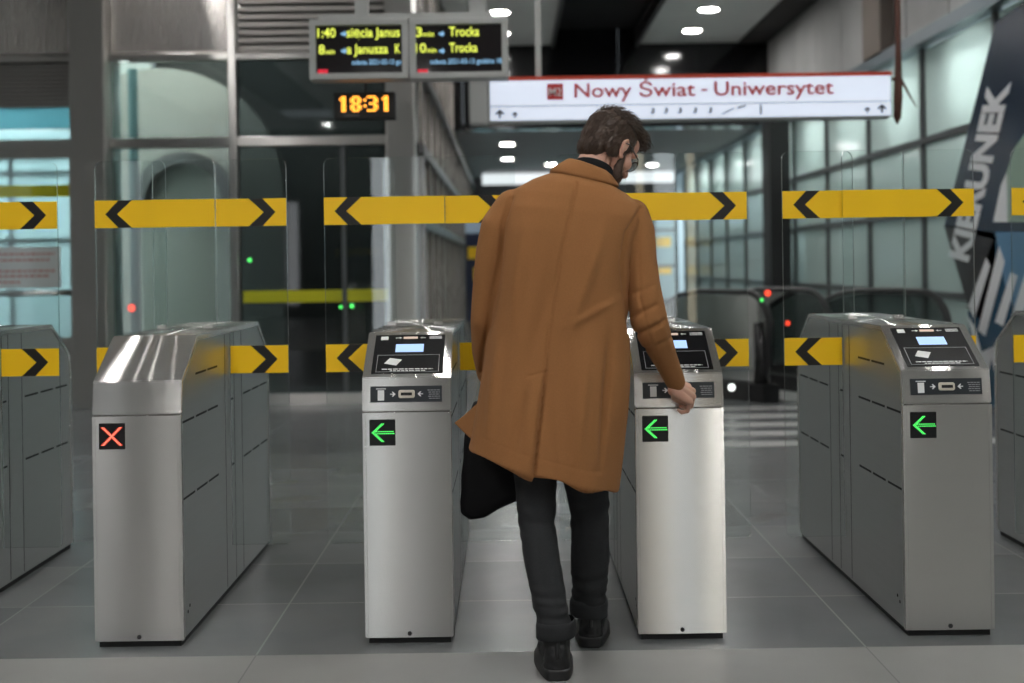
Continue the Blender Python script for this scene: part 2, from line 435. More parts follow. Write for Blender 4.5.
obj('warning_stripe', rel(B(dx0+.08, dx1-.08, FY+.004, FY+.0095, FZ(197, 40), FZ(185, 40)), t), M['yellow2'], t)
bm = bmesh.new(); tube(bm, [(dx0+.1, FY-.09, FZ(293,40)), (FX(76), FY-.09, FZ(293,40))], .028, 12)
for x in (dx0+.3, FX(70)): tube(bm, [(x, FY-.09, FZ(293,40)), (x, FY+.01, FZ(293,40))], .014, 8)
obj('push_bar', rel(bm, t), M['clad2'], t, smooth=True)
o = tag(obj('paper_notice', B(FX(-30), FX(60), FY-.004, FY+.002, FZ(288,30), FZ(247,30)), M['white']), 'white paper notice with faint red lines of writing on the glass door', 'notice')
fr_m = simple('faded_red', (.62,.25,.22), .6)
for k, (py, a, b_) in enumerate(((254,-20,54),(260,-24,50),(271,-22,54),(276,-10,48),(282,-24,20))):
    x = a; bm = bmesh.new()
    while x < b_:
        w = random.uniform(3, 7); box(bm, FX(x), FX(min(x+w, b_)), FY-.0048, FY-.004, FZ(py+1.1,30), FZ(py-1.1,30)); x += w+1.4
    obj('line_of_text', bm, fr_m, o)
# teal back-lit room behind the door
struct('wall_room', B(xl, xa+.2, 13.0, 13.1, 0, CE), simple('white_plaster3', (.55,.62,.62), .8))
for (x, z, e) in ((-5.0, 3.2, 240), (-5.6, 1.9, 190)):
    l = bpy.data.lights.new('room_light', 'AREA'); l.shape='RECTANGLE'; l.size=2.2; l.size_y=.15; l.energy=e; l.color=(.88,.98,1)
    o = bpy.data.objects.new('room_light', l); COL.objects.link(o); o.location=(x, 12.4, z); o.rotation_euler=(-1.2,0,0)
# small glowing discs that imitate gate LED reflections in the glazing
def indicator(px, py, r, mat, label, Y=FY-.0):  # glowing disc imitating an LED reflection
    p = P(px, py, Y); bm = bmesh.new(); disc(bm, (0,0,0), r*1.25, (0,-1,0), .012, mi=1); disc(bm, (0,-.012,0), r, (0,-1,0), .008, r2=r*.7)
    tag(obj('led_reflection', bm, [M[mat], M['blackmatte']], loc=p), label, 'indicator light')
indicator(132, 308, .034, 'ledr', 'small orange imitated LED reflection low on the shaft glazing', FY+.019)
indicator(250, 260, .018, 'ledg', 'tiny green imitated LED reflection above the long yellow stripe', FY+.019)
indicator(341, 307, .014, 'ledg', 'left of the pair of imitated green LED reflections under the long yellow stripe', FY+.019)
indicator(352, 306, .018, 'ledg', 'right of the pair of imitated green LED reflections under the long yellow stripe', FY+.019)

# receding side wall of the lift lobby
bm = bmesh.new(); box(bm, -1.2, xe, FY+.31, 30, 0, CE)
struct('wall_left', bm, M['clad2'])
bm = bmesh.new(); y = FY+.5
while y < 29: box(bm, xe, xe+.05, y, y+.09, 0, CE); y += 1.15
struct('trim_18', bm, M['clad'])
bm = bmesh.new()
for z in (1.7, 2.42, 3.20): box(bm, xe, xe+.07, FY+.35, 30, z-.05, z+.05)
struct('trim_19', bm, M['mull'])
# facade hidden left part
struct('wall_side', B(-7.1, -7, -6, 31, 0, CE), M['conc'])

# ============================================================ FAR HALL beyond the black beam
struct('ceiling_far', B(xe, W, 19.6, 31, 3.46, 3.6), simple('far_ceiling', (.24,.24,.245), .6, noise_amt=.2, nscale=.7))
FYY = 30.0
bm = bmesh.new(); box(bm, xe, W, FYY, FYY+.1, 0, .35); box(bm, xe, W, FYY, FYY+.1, 3.0, 3.46); struct('wall_far', bm, M['dgrey'])
tl = [xe+k*(W-xe)/9 for k in range(10)]; zz = [.35, 1.2, 2.1, 3.0]; q = 300
for i in range(9):
    for j in range(3):
        q += 1; random.seed(q)
        m = random.choice(['teal', 'frost', 'smokeglass', 'darkglass', 'teal'])
        struct('window_%d' % q, B(tl[i]+.03, tl[i+1]-.03, FYY+.02, FYY+.04, zz[j]+.03, zz[j+1]-.03), M[m])
bm = bmesh.new()
for x in tl: box(bm, x-.035, x+.035, FYY-.02, FYY+.06, .35, 3.0)
for z in zz: box(bm, xe, W, FYY-.03, FYY+.05, z-.035, z+.035)
struct('trim_20', bm, M['mull'])
struct('wall_far_outer', B(xe-1, W+1.6, 32, 32.1, 0, 4), simple('far_plaster', (.45,.52,.55), .8))
for x in (-.2, 1.5, 3.2):
    l = bpy.data.lights.new('far_light', 'AREA'); l.shape='RECTANGLE'; l.size=1.4; l.size_y=.2; l.energy=150; l.color=(.85,.94,1)
    o = bpy.data.objects.new('far_light', l); COL.objects.link(o); o.location=(x, 31.0, 3.3)
# long light cove
bm = bmesh.new(); tube(bm, [(-.6, 28.2, 3.30), (3.9, 28.2, 3.30)], .13, 12)
o = obj('light_cove', bm, emis('cove_diffuser', (.92,.97,1), .95), smooth=True); tag(o, 'long rounded white light fitting across the far hall ceiling', 'light')
for z, px0 in ((1.80, 645), (1.12, 647)):
    tag(obj('warning_stripe', B(3.3, 4.05, FYY-.012, FYY+.019, z-.12, z+.12), M['yellow']), 'upper yellow stripe in the far hall, seen beside the coat sleeve' if z > 1.5 else 'lower yellow stripe in the far hall, seen beside the coat sleeve', 'stripe')
# far kiosk poster left of the man
t = thing('poster_stand', 'dark navy poster stand with yellow patches far beyond the coat\'s left shoulder', 'stand', (-.45, 22, 0))
obj('poster_board', B(-.34, .34, -.05, .05, .25, 2.1, bev=.01), simple('navy', (.012,.02,.06), .4), t)
for a_ in ((-.3, -.05, 1.4, 1.62), (-.2, .02, 1.0, 1.25), (.1, .3, 1.7, 1.85)): obj('yellow_patch', B(a_[0], a_[1], -.056, -.05, a_[2], a_[3]), M['yellow'], t)
obj('header_panel', B(-.34, .34, -.056, -.05, 1.87, 2.08), simple('pale_blue_print', (.45,.58,.75), .5), t)
obj('base', B(-.3, .3, -.2, .2, 0, .25, bev=.01), M['dgrey'], t)
# a waste bin shape and a grey information cabinet in the far hall
t = thing('information_cabinet', 'grey cabinet with a pale screen far beyond the man\'s right elbow', 'cabinet', (2.05, 20.5, 0))
obj('cabinet_body', B(-.42, .42, -.3, .3, 0, 1.75, bev=.02), M['dgrey'], t)
obj('screen', B(-.3, .3, -.32, -.3, 1.0, 1.6), emis('pale_screen', (.45,.6,.68), .5), t)
obj('front_panel', B(-.34, .34, -.31, -.3, .1, .9), M['frame'], t)

# downlights
def downlight(x, y, z, label, mat='lamp', group='ceiling downlights'):
    t = thing('ceiling_downlight', label, 'ceiling light', (x, y, z), 0, group)
    bm = bmesh.new(); nseg = 28
    for k in range(nseg):
        pass
    R = [(.165, 0), (.165, -.018), (.14, -.024), (.135, -.006), (.135, 0)]
    rings = [[bm.verts.new((r*math.cos(2*PI*k/nseg), r*math.sin(2*PI*k/nseg), zz_)) for k in range(nseg)] for r, zz_ in R]
    for a, b_ in zip(rings, rings[1:]+rings[:1]):
        for k in range(nseg): bm.faces.new((a[k], a[(k+1)%nseg], b_[(k+1)%nseg], b_[k]))
    obj('trim_ring', bm, M['frame'], t)
    bm = bmesh.new(); disc(bm, (0,0,-.002), .133, (0,0,-1), .010, 28, r2=.12); obj('diffuser', bm, M[mat], t)
    return t
first = None
lab = {(2.82,16.7): 'nearer of the two bright ceiling downlights right of the dark strip',
       (2.82,18.2): 'farther of the two bright ceiling downlights right of the dark strip',
       (-.08,16.6): 'bright ceiling downlight above the right departure board',
       (-.08,18.1): 'ceiling downlight half hidden by the right departure board edge'}
for x in (-.08, 2.82):
    for y in (18.15, 16.65):
        key = (x, 18.1 if (x<0 and y>17) else 18.2 if y > 17 else (16.6 if x<0 else 16.7))
        o = downlight(x, y, CE, lab[key]) if first is None else copy_tree(first)
        if first is None: first = o
        o.location = (x, y, CE); o['label'] = lab[key]
for x in (-3.0, -.08, 2.82):
    for y in (13.6, 10.6, 7.6, 4.6, 1.6):
        o = copy_tree(first); o.location = (x, y, CE); o['label'] = 'ceiling downlight added behind the camera for streaks on the steel, out of the picture'
farlab = ['far hall downlight over the dark column base','far hall downlight left of the man\'s head','far hall downlight under the sign, right of the man',
          'far hall downlight near the glass wall','far hall downlight in the middle']
for k, (x, y) in enumerate(((0.0, 21.5), (0.0, 24.5), (.95, 26.0), (2.0, 22.8), (3.2, 26.5))):
    o = copy_tree(first); o.location = (x, y, 3.46); o['label'] = ['far hall downlight nearest the beam, seen left of the man\'s head','far hall downlight second from the beam, seen left of the man\'s head','far hall downlight seen just above the coat\'s left shoulder','far hall downlight hidden behind the white sign','far hall downlight nearest the right glass wall'][k]
# unseen strips added over the camera side to light upper surfaces more
for k, (x, y) in enumerate(((-1.5, 1.3), (1.5, 1.1))):
    t = thing('fill_strip', 'long fluorescent fill light added over the camera side of the gates, out of the picture', 'ceiling light', (x, y, 3.3), 0, 'added fill strips')
    obj('housing', B(-.08, .08, -1.2, 1.2, .0, .1), M['frame'], t); obj('diffuser', B(-.07, .07, -1.18, 1.18, -.03, 0), M['tube'], t)  # housing and diffuser of the added fill strip
    for yy in (-.9, .9): obj('fill_strip_rod', B(-.008, .008, yy-.008, yy+.008, .1, CE-3.3), M['frame'], t)

# back wall of the hall, behind the camera, with downlights added for steel streaks
struct('wall_front', B(-7, 7, -8.1, -8, 0, 4.8), simple('grey_plaster', (.10,.10,.10), .8))
struct('floor', B(-7, 7, -8, -6, -.1, 0), M['floor2'])
struct('ceiling', B(-7, 7, -8, -6, CE, CE+.08), M['ceil'])
struct('wall_right', B(4.2, 4.3, -8, -.6, 0, 4.8), M['conc'])
for x in (-4.4, -1.6, 1.95):
    for y in (-6.8,):
        o = copy_tree(first); o.location = (x, y, CE); o['label'] = 'ceiling downlight added behind the camera for streaks on the steel, out of the picture'
# unseen glowing panels added behind the camera to make upright streaks on the steel
mw = emis('streak_light_cool', (.90,.96,1), 4.0); mww = emis('streak_light_warm', (1,.86,.60), 3.0); mwd = emis('streak_light_dim', (.95,.97,1), 1.6)
for x, w_, m_ in ((-5.5,.30,mwd),(-1.86,.26,mw),(-1.30,.20,mwd),(1.92,.12,mww),(2.27,.30,mw),(2.66,.12,mww),(5.55,.34,mw),(6.2,.2,mww)):
    t = thing('streak_panel', 'tall glowing panel added behind the camera for steel streaks, out of the picture', 'streak panel', (x, -7.99, .3), 0, 'added streak panels')
    obj('streak_frame', B(-w_/2-.04, w_/2+.04, 0, .10, 0, 2.7, bev=.006), M['dgrey'], t); obj('streak_glow', B(-w_/2, w_/2, .10, .105, .05, 2.65), m_, t)
# ============================================================ HANGING SIGNS
def fit(name, txt, mat, x0, x1, zb_, cap, y, parent, bold=.0):
    me = text_mesh(txt, cap/.72, bold=bold); me.materials.append(mat)
    xs = [v.co.x for v in me.vertices]; a, b_ = min(xs), max(xs)
    me.transform(Matrix.Translation((-a, 0, 0))); me.transform(Matrix.Scale((x1-x0)/(b_-a), 4, (1,0,0)))
    o = bpy.data.objects.new(name, me); o.location = (x0, y, zb_); return link(o, parent)
DOTS = {'1': ["00110","01110","00110","00110","00110","00110","00110"],
        '8': ["01110","11011","11011","01110","11011","11011","01110"],
        '3': ["11110","00011","00011","01110","00011","00011","11110"]}
def board(px0, px1, py0, py1, Y, label, rows):
    c = P((px0+px1)/2, py1, Y)
    t = thing('departure_board', label, 'display', c)
    s = F/Y; w = (px1-px0)/s/2; h = (py1-py0)/s
    bm = bmesh.new(); e = .042
    box(bm, -w, w, -.06, .10, 0, e, bev=.006); box(bm, -w, w, -.06, .10, h-e, h, bev=.006)
    box(bm, -w, -w+e, -.059, .099, e*.9, h-e*.9); box(bm, w-e, w, -.059, .099, e*.9, h-e*.9)
    obj('frame', bm, M['frame'], t)
    sc_ = obj('screen', B(-w+e, w-e, -.035, .08, e, h-e), simple('screen_black', (.012,.008,.010), .08, spec=.7), t)
    def U(px, py): return (px-(px0+px1)/2)/s, (py1-py)/s
    for (txt, a, b_, py, cap, mat, bo) in rows:
        xa_, z = U(a, py); xb_, _ = U(b_, py)
        fit('text_line', txt, M[mat], xa_, xb_, z, cap/s, -.0365, sc_, bo)
    for ay in (33, 50):
        ax, z = U(px0+35 if px0 < 400 else px0+33, ay+5)
        bm = bmesh.new(); prism(bm, [(ax-.024, z+.014), (ax-.004, z+.014), (ax-.004, z), (ax+.014, z+.022), (ax-.004, z+.044), (ax-.004, z+.030), (ax-.024, z+.030)], 1, -.0375, -.0355)
        obj('direction_arrow', bm, simple('icon_blue%d' % ay, (.3,.4,.6), .5) if 0 else M['ledb'], sc_)
    ax, z = U(px0+8, 74); obj('marker', B(ax, ax+.065, -.0375, -.0355, z, z+.028), M['ledm'], sc_)
    return t
bo = .012
b1 = board(311, 409.5, 20.5, 80.5, 8, 'left departure board, black screen with yellow text and grey frame', [
    ('1:40', 319, 337, 38, 9.5, 'ledy', bo), ('sięcia Janus', 348, 401, 38, 9.5, 'ledy', bo),
    ('8', 320, 326, 54.5, 9.5, 'ledy', bo), ('min', 327, 336, 54.5, 5, 'ledy', bo), ('a Janusza', 348, 389, 54.5, 9.5, 'ledy', bo), ('K', 396, 401, 54.5, 9.5, 'ledy', bo),
    ('sobota 2021-03-13 go', 353, 402, 65.5, 5, 'ledb', bo)])
b2 = board(410.5, 508.5, 19.5, 79.5, 8, 'right departure board reading Trocka on both lines', [
    ('3', 417, 423, 37, 9.5, 'ledy', bo), ('min', 424, 435, 37, 5, 'ledy', bo), ('Trocka', 450, 480, 37, 9.5, 'ledy', bo),
    ('10', 416, 427, 53, 9.5, 'ledy', bo), ('min', 428, 437, 53, 5, 'ledy', bo), ('Trocka', 450, 478, 53, 9.5, 'ledy', bo),
    ('sobota 2021-03-13 godzina 18', 431, 502, 64.5, 5, 'ledb', bo)])
zt_ = b1.location.z+.40
bm = bmesh.new(); box(bm, P(319,20,8).x, P(492,20,8).x, 7.98, 8.06, zt_+.006, zt_+.04)
x = P(361.5, 10, 8).x; box(bm, x-.043, x+.043, 7.98, 8.06, zt_+.035, CE)
x = P(416.5, 10, 8).x; 
tag(obj('board_hanger', bm, M['frame']), 'grey rail and square post the two departure boards hang from', 'bracket')
# clock
c = P(365.5, 120, 8.2); s = F/8.2
t = thing('digital_clock', 'black hanging digital clock showing 18:31 in amber dots', 'clock', c)
obj('housing', B(-30.5/s, 30.5/s, -.05, .05, 0, 27/s, bev=.008), M['blackmatte'], t)
bm = bmesh.new()
def digit(ch, ox, pitch, z0):
    for r, row in enumerate(DOTS[ch]):
        for q_, v in enumerate(row):
            if v == '1': disc(bm, (ox+q_*pitch, -.051, z0+(6-r)*pitch), pitch*.46, (0,-1,0), .003, 8)
pt = 2.25/s; z0 = 8.5/s; ox = -24/s
for ch, a in (('1', -26.2), ('8', -13.0), ('3', 3.6), ('1', 16.0)):
    bm = bmesh.new(); digit(ch, a/s, pt, z0); obj('amber_digit', bm, M['ledo'], t)
bm = bmesh.new()
for z in (2, 4.6): disc(bm, (.6/s, -.051, z0+z*pt), pt*.55, (0,-1,0), .003, 8)
obj('colon', bm, M['ledo'], t)
obj('label_strip', B(-20/s, -5/s, -.0515, -.05, 3/s, 4.5/s), M['dgrey'], t)
bm = bmesh.new(); tube(bm, [(0,0,27/s-.01), (0,0,27/s+.09)], .012, 8); obj('hanging_rod', bm, M['blackmatte'], t)
# big white sign
SY = 9.0; s = F/SY
c = P(689, 121, SY)
t = thing('station_sign', 'long white illuminated station sign reading Nowy Świat - Uniwersytet', 'sign', c)
w = 200/s; h = 44/s
obj('sign_box', B(-w, w, -.08, .10, 0, h-.022, bev=.006), M['frame'], t)
fc = obj('sign_face', B(-w+.012, w-.012, -.086, -.08, .012, h-.022), M['signw'], t)
obj('red_edge', B(-w, w, -.09, .11, h-.022, h+.006), M['red'], t)
obj('dividing_line', B(-w+.012, w-.012, -.0875, -.086, 15.2/s, 15.9/s), M['signd'], t)
def SX(px): return (px-689)/s
for wd_, a_, b_, zz_ in (('Nowy', 574, 631, 23.5), ('Świat', 638, 694, 23.5), ('Uniwersytet', 712.5, 831, 23.5)): fit('name_lettering', wd_, M['signr'], SX(a_), SX(b_), zz_/s, 14.5/s, -.0885, t, .016)
obj('dash', B(SX(699.5), SX(706), -.0895, -.086, 28.2/s, 30.2/s), M['signr'], t)
o = obj('line_badge', B(SX(547), SX(563), -.0895, -.086, 21.5/s, 37.5/s), M['signr'], t)
fit('badge_text', 'M2', M['white'], SX(549), SX(561.5), 25.5/s, 8/s, -.091, o, .01)
bm = bmesh.new()
def uparrow(bm, x, z, k):
    prism(bm, [(x-.008*k, z), (x+.008*k, z), (x+.008*k, z+.035*k), (x+.03*k, z+.02*k), (x+.03*k, z+.035*k), (x, z+.06*k), (x-.03*k, z+.035*k), (x-.03*k, z+.02*k), (x-.008*k, z+.035*k)], 1, -.0885, -.086)
for px, k in ((500,1.1),(515,.8),(864,.8),(878.5,1.1)): bm = bmesh.new(); uparrow(bm, SX(px), 4/s, k); obj('arrow_mark', bm, M['signd'], t)
bm = bmesh.new()
for px in (652, 665, 679, 694, 709):
    x = SX(px); disc(bm, (x, -.086, 11/s), .010, (0,-1,0), .002, 10); prism(bm, [(x-.012, 5.5/s), (x-.004, 5.5/s), (x+.016, 9.8/s), (x-.002, 9.8/s)], 1, -.088, -.086)
    prism(bm, [(x-.03, 7/s), (x-.026, 6.4/s), (x+.004, 9/s), (x, 9.6/s)], 1, -.088, -.086); obj('pictogram', bm, M['signd'], t); bm = bmesh.new()
prism(bm, [(SX(719), 5/s), (SX(720.5), 4.6/s), (SX(733), 10.4/s), (SX(731), 11/s)], 1, -.088, -.086)
obj('pictogram', bm, M['signd'], t); bm = bmesh.new()
prism(bm, [(SX(735), 10/s), (SX(744), 12.4/s), (SX(744), 14/s), (SX(735), 11.8/s)], 1, -.088, -.086)
obj('pictogram', bm, M['signd'], t); bm = bmesh.new()
box(bm, SX(757.5), SX(759.5), -.088, -.086, 4/s, 11/s); disc(bm, (SX(758.5), -.086, 12.4/s), .010, (0,-1,0), .002, 10)
obj('pictogram', bm, M['signd'], t)
tag(obj('sign_hanging_rod', rel(B(P(537,40,SY).x-.02, P(537,40,SY).x+.02, SY-.02, SY+.02, c.z+h+.004, CE), thing_dummy) if 0 else B(P(538,40,SY).x-.022, P(538,40,SY).x+.022, SY-.02, SY+.02, c.z+h+.006, CE), M['frame']), 'thin grey rod holding the white station sign on its left side', 'rod')
# rust-brown rod at the right end of the sign
x = P(899, 60, 9.1)
bm = bmesh.new(); z1_ = P(898, 124, 9.1).z
tube(bm, [(x.x, 9.1, CE), (x.x-.005, 9.1, z1_+.55), (x.x-.012, 9.1, z1_+.2), (x.x-.02, 9.1, z1_+.05), (x.x-.02, 9.1, z1_)], [.022, .022, .036, .03, .004], 10)
tube(bm, [(x.x, 9.1, z1_+.36), (x.x+.05, 9.08, z1_+.25), (x.x+.11, 9.05, z1_+.12)], [.012,.01,.004], 8)
tube(bm, [(x.x-.01, 9.1, z1_+.2), (x.x-.04, 9.08, z1_+.1), (x.x-.055, 9.05, z1_+.06)], [.01,.008,.003], 8)
tube(bm, [(x.x-.06, 9.1, z1_+.34), (x.x, 9.1, z1_+.34)], .012, 8)
tag(obj('rust_brown_rod', bm, M['rust'], smooth=True), 'rust brown rod with frayed lower end at the right end of the sign', 'rod')
# hanging grey case left of the sign
c2 = P(479, 125, 13)
tag(obj('hanging_case', B(c2.x-.10, c2.x+.10, 12.9, 13.2, c2.z, CE, bev=.01), M['frame']), 'tall grey case hanging from the ceiling behind the left end of the sign', 'case')

# ============================================================ ADVERTISING FILM on the right glazing
def WP(px, py):
    """point on the wall plane X = W seen at a pixel: returns (Y, Z)"""
    u, v = px-AX, AY-py; c_, s_ = math.cos(TH), math.sin(TH)
    Y = W*F/(u*c_+v*s_); return Y, HC+(-u*s_+v*c_)/F*Y
navy = simple('navy_film', (.012,.030,.060), .25); bluef = simple('blue_film', (.10,.25,.42), .3)
tealn = simple('teal_navy_film', (.015,.07,.13), .25); blk = simple('black_brown_film', (.014,.012,.014), .3); whf = simple('white_film', (.80,.82,.84), .35)
grn = simple('pale_green_film', (.30,.42,.33), .4)
t = thing('advertising_film', 'navy window advertisement with slanted white lettering on the right glazing', 'advertisement', (W-.034, 9, 0))
def film(name, pts, mat, lift):
    bm = bmesh.new(); q_ = [WP(*p) for p in pts]
    prism(bm, [(y-9, z) for y, z in q_], 0, -.004-lift, -lift)
    return obj(name, bm, mat, t)
film('dark_field', [(1000,22),(1060,-20),(1100,-15),(1100,240),(1000,240),(948,226)], navy, .000)
film('black_band', [(948,226),(1000,232),(1000,262),(985,320),(974,312)], blk, .000)
film('blue_field', [(1000,232),(1100,232),(1100,330),(1024,320),(1010,285)], bluef, .004)
film('stripe_field', [(1000,232),(1012,285),(1100,330),(1100,470),(980,440),(972,312)], tealn, .000)
for pp in ([(973,306),(991,258),(995,266),(979,318)], [(983,330),(1004,246),(1010,262),(990,336)], [(972,316),(979,326),(986,352),(1000,346),(992,374),(984,362)],
           [(1000,322),(1016,272),(1023,276),(1008,326)], [(1015,322),(1031,272),(1039,276),(1024,328)], [(996,352),(1003,338),(1010,342),(1000,372)]):
    film('white_stripe', pp, whf, .006)
film('white_shape', [(998,222),(1006,185),(1012,172),(1014,222)], whf, .005)
film('green_shape', [(1012,172),(1020,148),(1040,120),(1050,222),(1013,222)], grn, .007)
# slanted lettering KIERUNEK following the diagonal edge
p0 = Vector((W-.043, *WP(972, 262))); p1 = Vector((W-.043, *WP(1015, 82)))
me = text_mesh('KIERUNEK', .40, bold=.045, depth=.002); me.materials.append(whf)
xs = [v.co.x for v in me.vertices]; L0 = max(xs)-min(xs); me.transform(Matrix.Translation((-min(xs),0,0)))
d = (p1-p0); L = d.length; d.normalize(); nrm = Vector((-1,0,0)); upv = nrm.cross(d) ; upv = -upv if upv.z < 0 and False else upv
hh = .27
mat4 = Matrix(((d.x, -nrm.x, 0, 0), (d.y, -nrm.y, 0, 0), (d.z, -nrm.z, 0, 0), (0,0,0,1)))
# text local: x along, z up, facing -y.  along -> d, up -> perpendicular with a shear so strokes stay slanted, -y -> -X
perp = d.cross(Vector((1,0,0))).normalized()
sh = Vector((0,.98,.12))*(.46/.29)
for v in me.vertices:
    x_, y_, z_ = v.co; v.co = (p0 + d*(x_*L/L0) + sh*z_ + Vector((1,0,0))*y_) - Vector(t.location)
link(bpy.data.objects.new('slanted_lettering', me), t)

# ============================================================ ESCALATORS
def balustrade(parent, ox, oy, d, name='balustrade'):
    """newel end at (ox, oy) on the floor; runs flat 0.95 m then down along d (unit, xy)"""
    d = Vector((d[0], d[1], 0)); nn = Vector((-d.y, d.x, 0))
    def pt(a, z): return Vector((ox, oy, z)) + d*a
    top = 1.0; path = []
    path += [pt(.10, .10), pt(.02, .35)]
    for k in range(9):
        a = math.radians(180 - 90*k/8 + 0); path.append(pt(.30+.30*math.cos(a), top-.30+.30*math.sin(a)))
    path += [pt(.6, top), pt(.95, top)]
    for a, dz in ((1.25, -.04), (1.5, -.13), (1.8, -.29), (2.4, -.64), (3.0, -.99), (3.4, -1.22)): path.append(pt(a, top+dz))
    bm = bmesh.new(); tube(bm, path, .034, 12, flat=.7); hr = obj('handrail', bm, M['rubber'], parent, smooth=True)
    # glass panel
    bm = bmesh.new(); inner = [p + Vector((0,0,-.03)) for p in path[2:]]
    lo = [Vector((p.x, p.y, max(.12, 0) )) if p.z > .12 else p.copy() for p in inner]
    for sgn in (-1, 1):
        A = [bm.verts.new(p + nn*.006*sgn) for p in inner]; C2 = [bm.verts.new(p + nn*.006*sgn) for p in lo]
        for i in range(len(A)-1):
            if (inner[i]-lo[i]).length > 1e-4 or (inner[i+1]-lo[i+1]).length > 1e-4:
                try: bm.faces.new((A[i], A[i+1], C2[i+1], C2[i]))
                except ValueError: pass
    bmesh.ops.remove_doubles(bm, verts=bm.verts, dist=1e-5)
    obj('glass_panel', bm, M['deckglass'], parent)
    bm = bmesh.new()
    q_ = [pt(-.02, 0)+nn*.10, pt(-.02, 0)-nn*.10, pt(1.9, 0)-nn*.10, pt(1.9, 0)+nn*.10]
    A = [bm.verts.new(p) for p in q_]; C2 = [bm.verts.new(p+Vector((0,0,.16))) for p in q_]
    bm.faces.new(A[::-1]); bm.faces.new(C2)
    for i in range(4): bm.faces.new((A[i], A[(i+1)%4], C2[(i+1)%4], C2[i]))
    bmesh.ops.bevel(bm, geom=list(bm.edges), offset=.012, segments=2, affect='EDGES')
    obj('skirt', bm, M['blackmatte'], parent)
    bm = bmesh.new(); tube(bm, [pt(.12,.05), pt(.10,.40), pt(.14,.72)], [.075,.07,.05], 12); obj('newel_post', bm, M['black'], parent, smooth=True)
    return pt
D = (-.52, .854)
def esc(label, offs, steps):
    t = thing('escalator', label, 'escalator', (0,0,0))
    for ox, oy in offs: balustrade(t, ox, oy, D)
    return t
e1 = esc('black escalator entrance with two glass balustrades behind the third gate', ((2.36, 10.9), (3.02, 11.35)), 1)
dv = Vector((*D, 0)); nv = Vector((-D[1], D[0], 0))
def stepplate(t, a, b_):
    bm = bmesh.new(); a = Vector((*a, 0)); b_ = Vector((*b_, 0)); u = (b_-a).normalized()*.12
    A = [a+u-dv*.25, b_-u-dv*.25, b_-u+dv*1.9, a+u+dv*1.9]
    lo = [bm.verts.new(p+Vector((0,0,.003))) for p in A]; hi = [bm.verts.new(p+Vector((0,0,.02))) for p in A]
    bm.faces.new(lo[::-1]); bm.faces.new(hi)
    for i in range(4): bm.faces.new((lo[i], lo[(i+1)%4], hi[(i+1)%4], hi[i]))
    obj('comb_plate', bm, M['frame'], t)
stepplate(e1, (2.36, 10.9), (3.02, 11.35))
e2 = esc('black escalator handrail loop by the frosted glass wall behind the fourth gate', ((3.80, 10.4),), 1)
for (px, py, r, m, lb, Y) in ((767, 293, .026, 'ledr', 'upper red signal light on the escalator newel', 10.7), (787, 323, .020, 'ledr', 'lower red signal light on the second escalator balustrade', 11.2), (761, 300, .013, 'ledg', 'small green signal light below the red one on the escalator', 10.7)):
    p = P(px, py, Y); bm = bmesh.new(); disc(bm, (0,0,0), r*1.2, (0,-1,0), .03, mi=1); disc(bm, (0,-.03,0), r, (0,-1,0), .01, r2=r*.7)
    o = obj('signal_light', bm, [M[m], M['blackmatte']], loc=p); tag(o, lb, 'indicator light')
p = P(731, 387, 10.6); bm = bmesh.new(); disc(bm, (0,0,0), .04, (0,-1,0), .03, mi=1); disc(bm, (0,-.03,0), .028, (0,-1,0), .01)
o = obj('floor_lamp', bm, [emis('white_lamp', (1,1,.98), 3), M['blackmatte']], loc=p); tag(o, 'small bright white light low beside the escalator base', 'light')
o = obj('light_post', B(-.05, .05, -.03, .03, 0, .80, bev=.006), M['frame'], loc=(P(741,320,13.4).x, 13.4, .0)); tag(o, 'pale upright post behind the first escalator balustrade', 'post')
# ============================================================ FARE GATES
GY, GL, GW = 4.82, .75, .151
PROF = [(-GL, .79), (-GL+.015, .903), (-.52, 1.045), (.52, 1.045), (GL-.015, .903), (GL, .79)]
SL0 = Vector((0, -GL+.015, .903)); SL1 = Vector((0, -.52, 1.045))
SLV = (SL1-SL0); SLL = SLV.length; SLD = SLV.normalized(); SLN = Vector((0, -SLD.z, SLD.y))
def slope_box(bm, x0, x1, a0, a1, h0, h1, mi=0):
    """box lying on the sloped head: a along the slope in metres from its lower edge, h above it"""
    c = []
    for (x, a, h) in ((x0,a0,h0),(x1,a0,h0),(x1,a1,h0),(x0,a1,h0),(x0,a0,h1),(x1,a0,h1),(x1,a1,h1),(x0,a1,h1)):
        c.append(bm.verts.new(Vector((x,0,0)) + SL0 + SLD*a + SLN*h))
    for q in ((0,3,2,1),(4,5,6,7),(0,1,5,4),(1,2,6,5),(2,3,7,6),(3,0,4,7)):
        f = bm.faces.new([c[i] for i in q]); f.material_index = mi
def slope_prism(bm, pts, h0, h1):
    A = [bm.verts.new(Vector((x,0,0))+SL0+SLD*a+SLN*h0) for x, a in pts]; C2 = [bm.verts.new(Vector((x,0,0))+SL0+SLD*a+SLN*h1) for x, a in pts]
    n = len(pts); bm.faces.new(A[::-1]); bm.faces.new(C2)
    for i in range(n): bm.faces.new((A[i], A[(i+1)%n], C2[(i+1)%n], C2[i]))

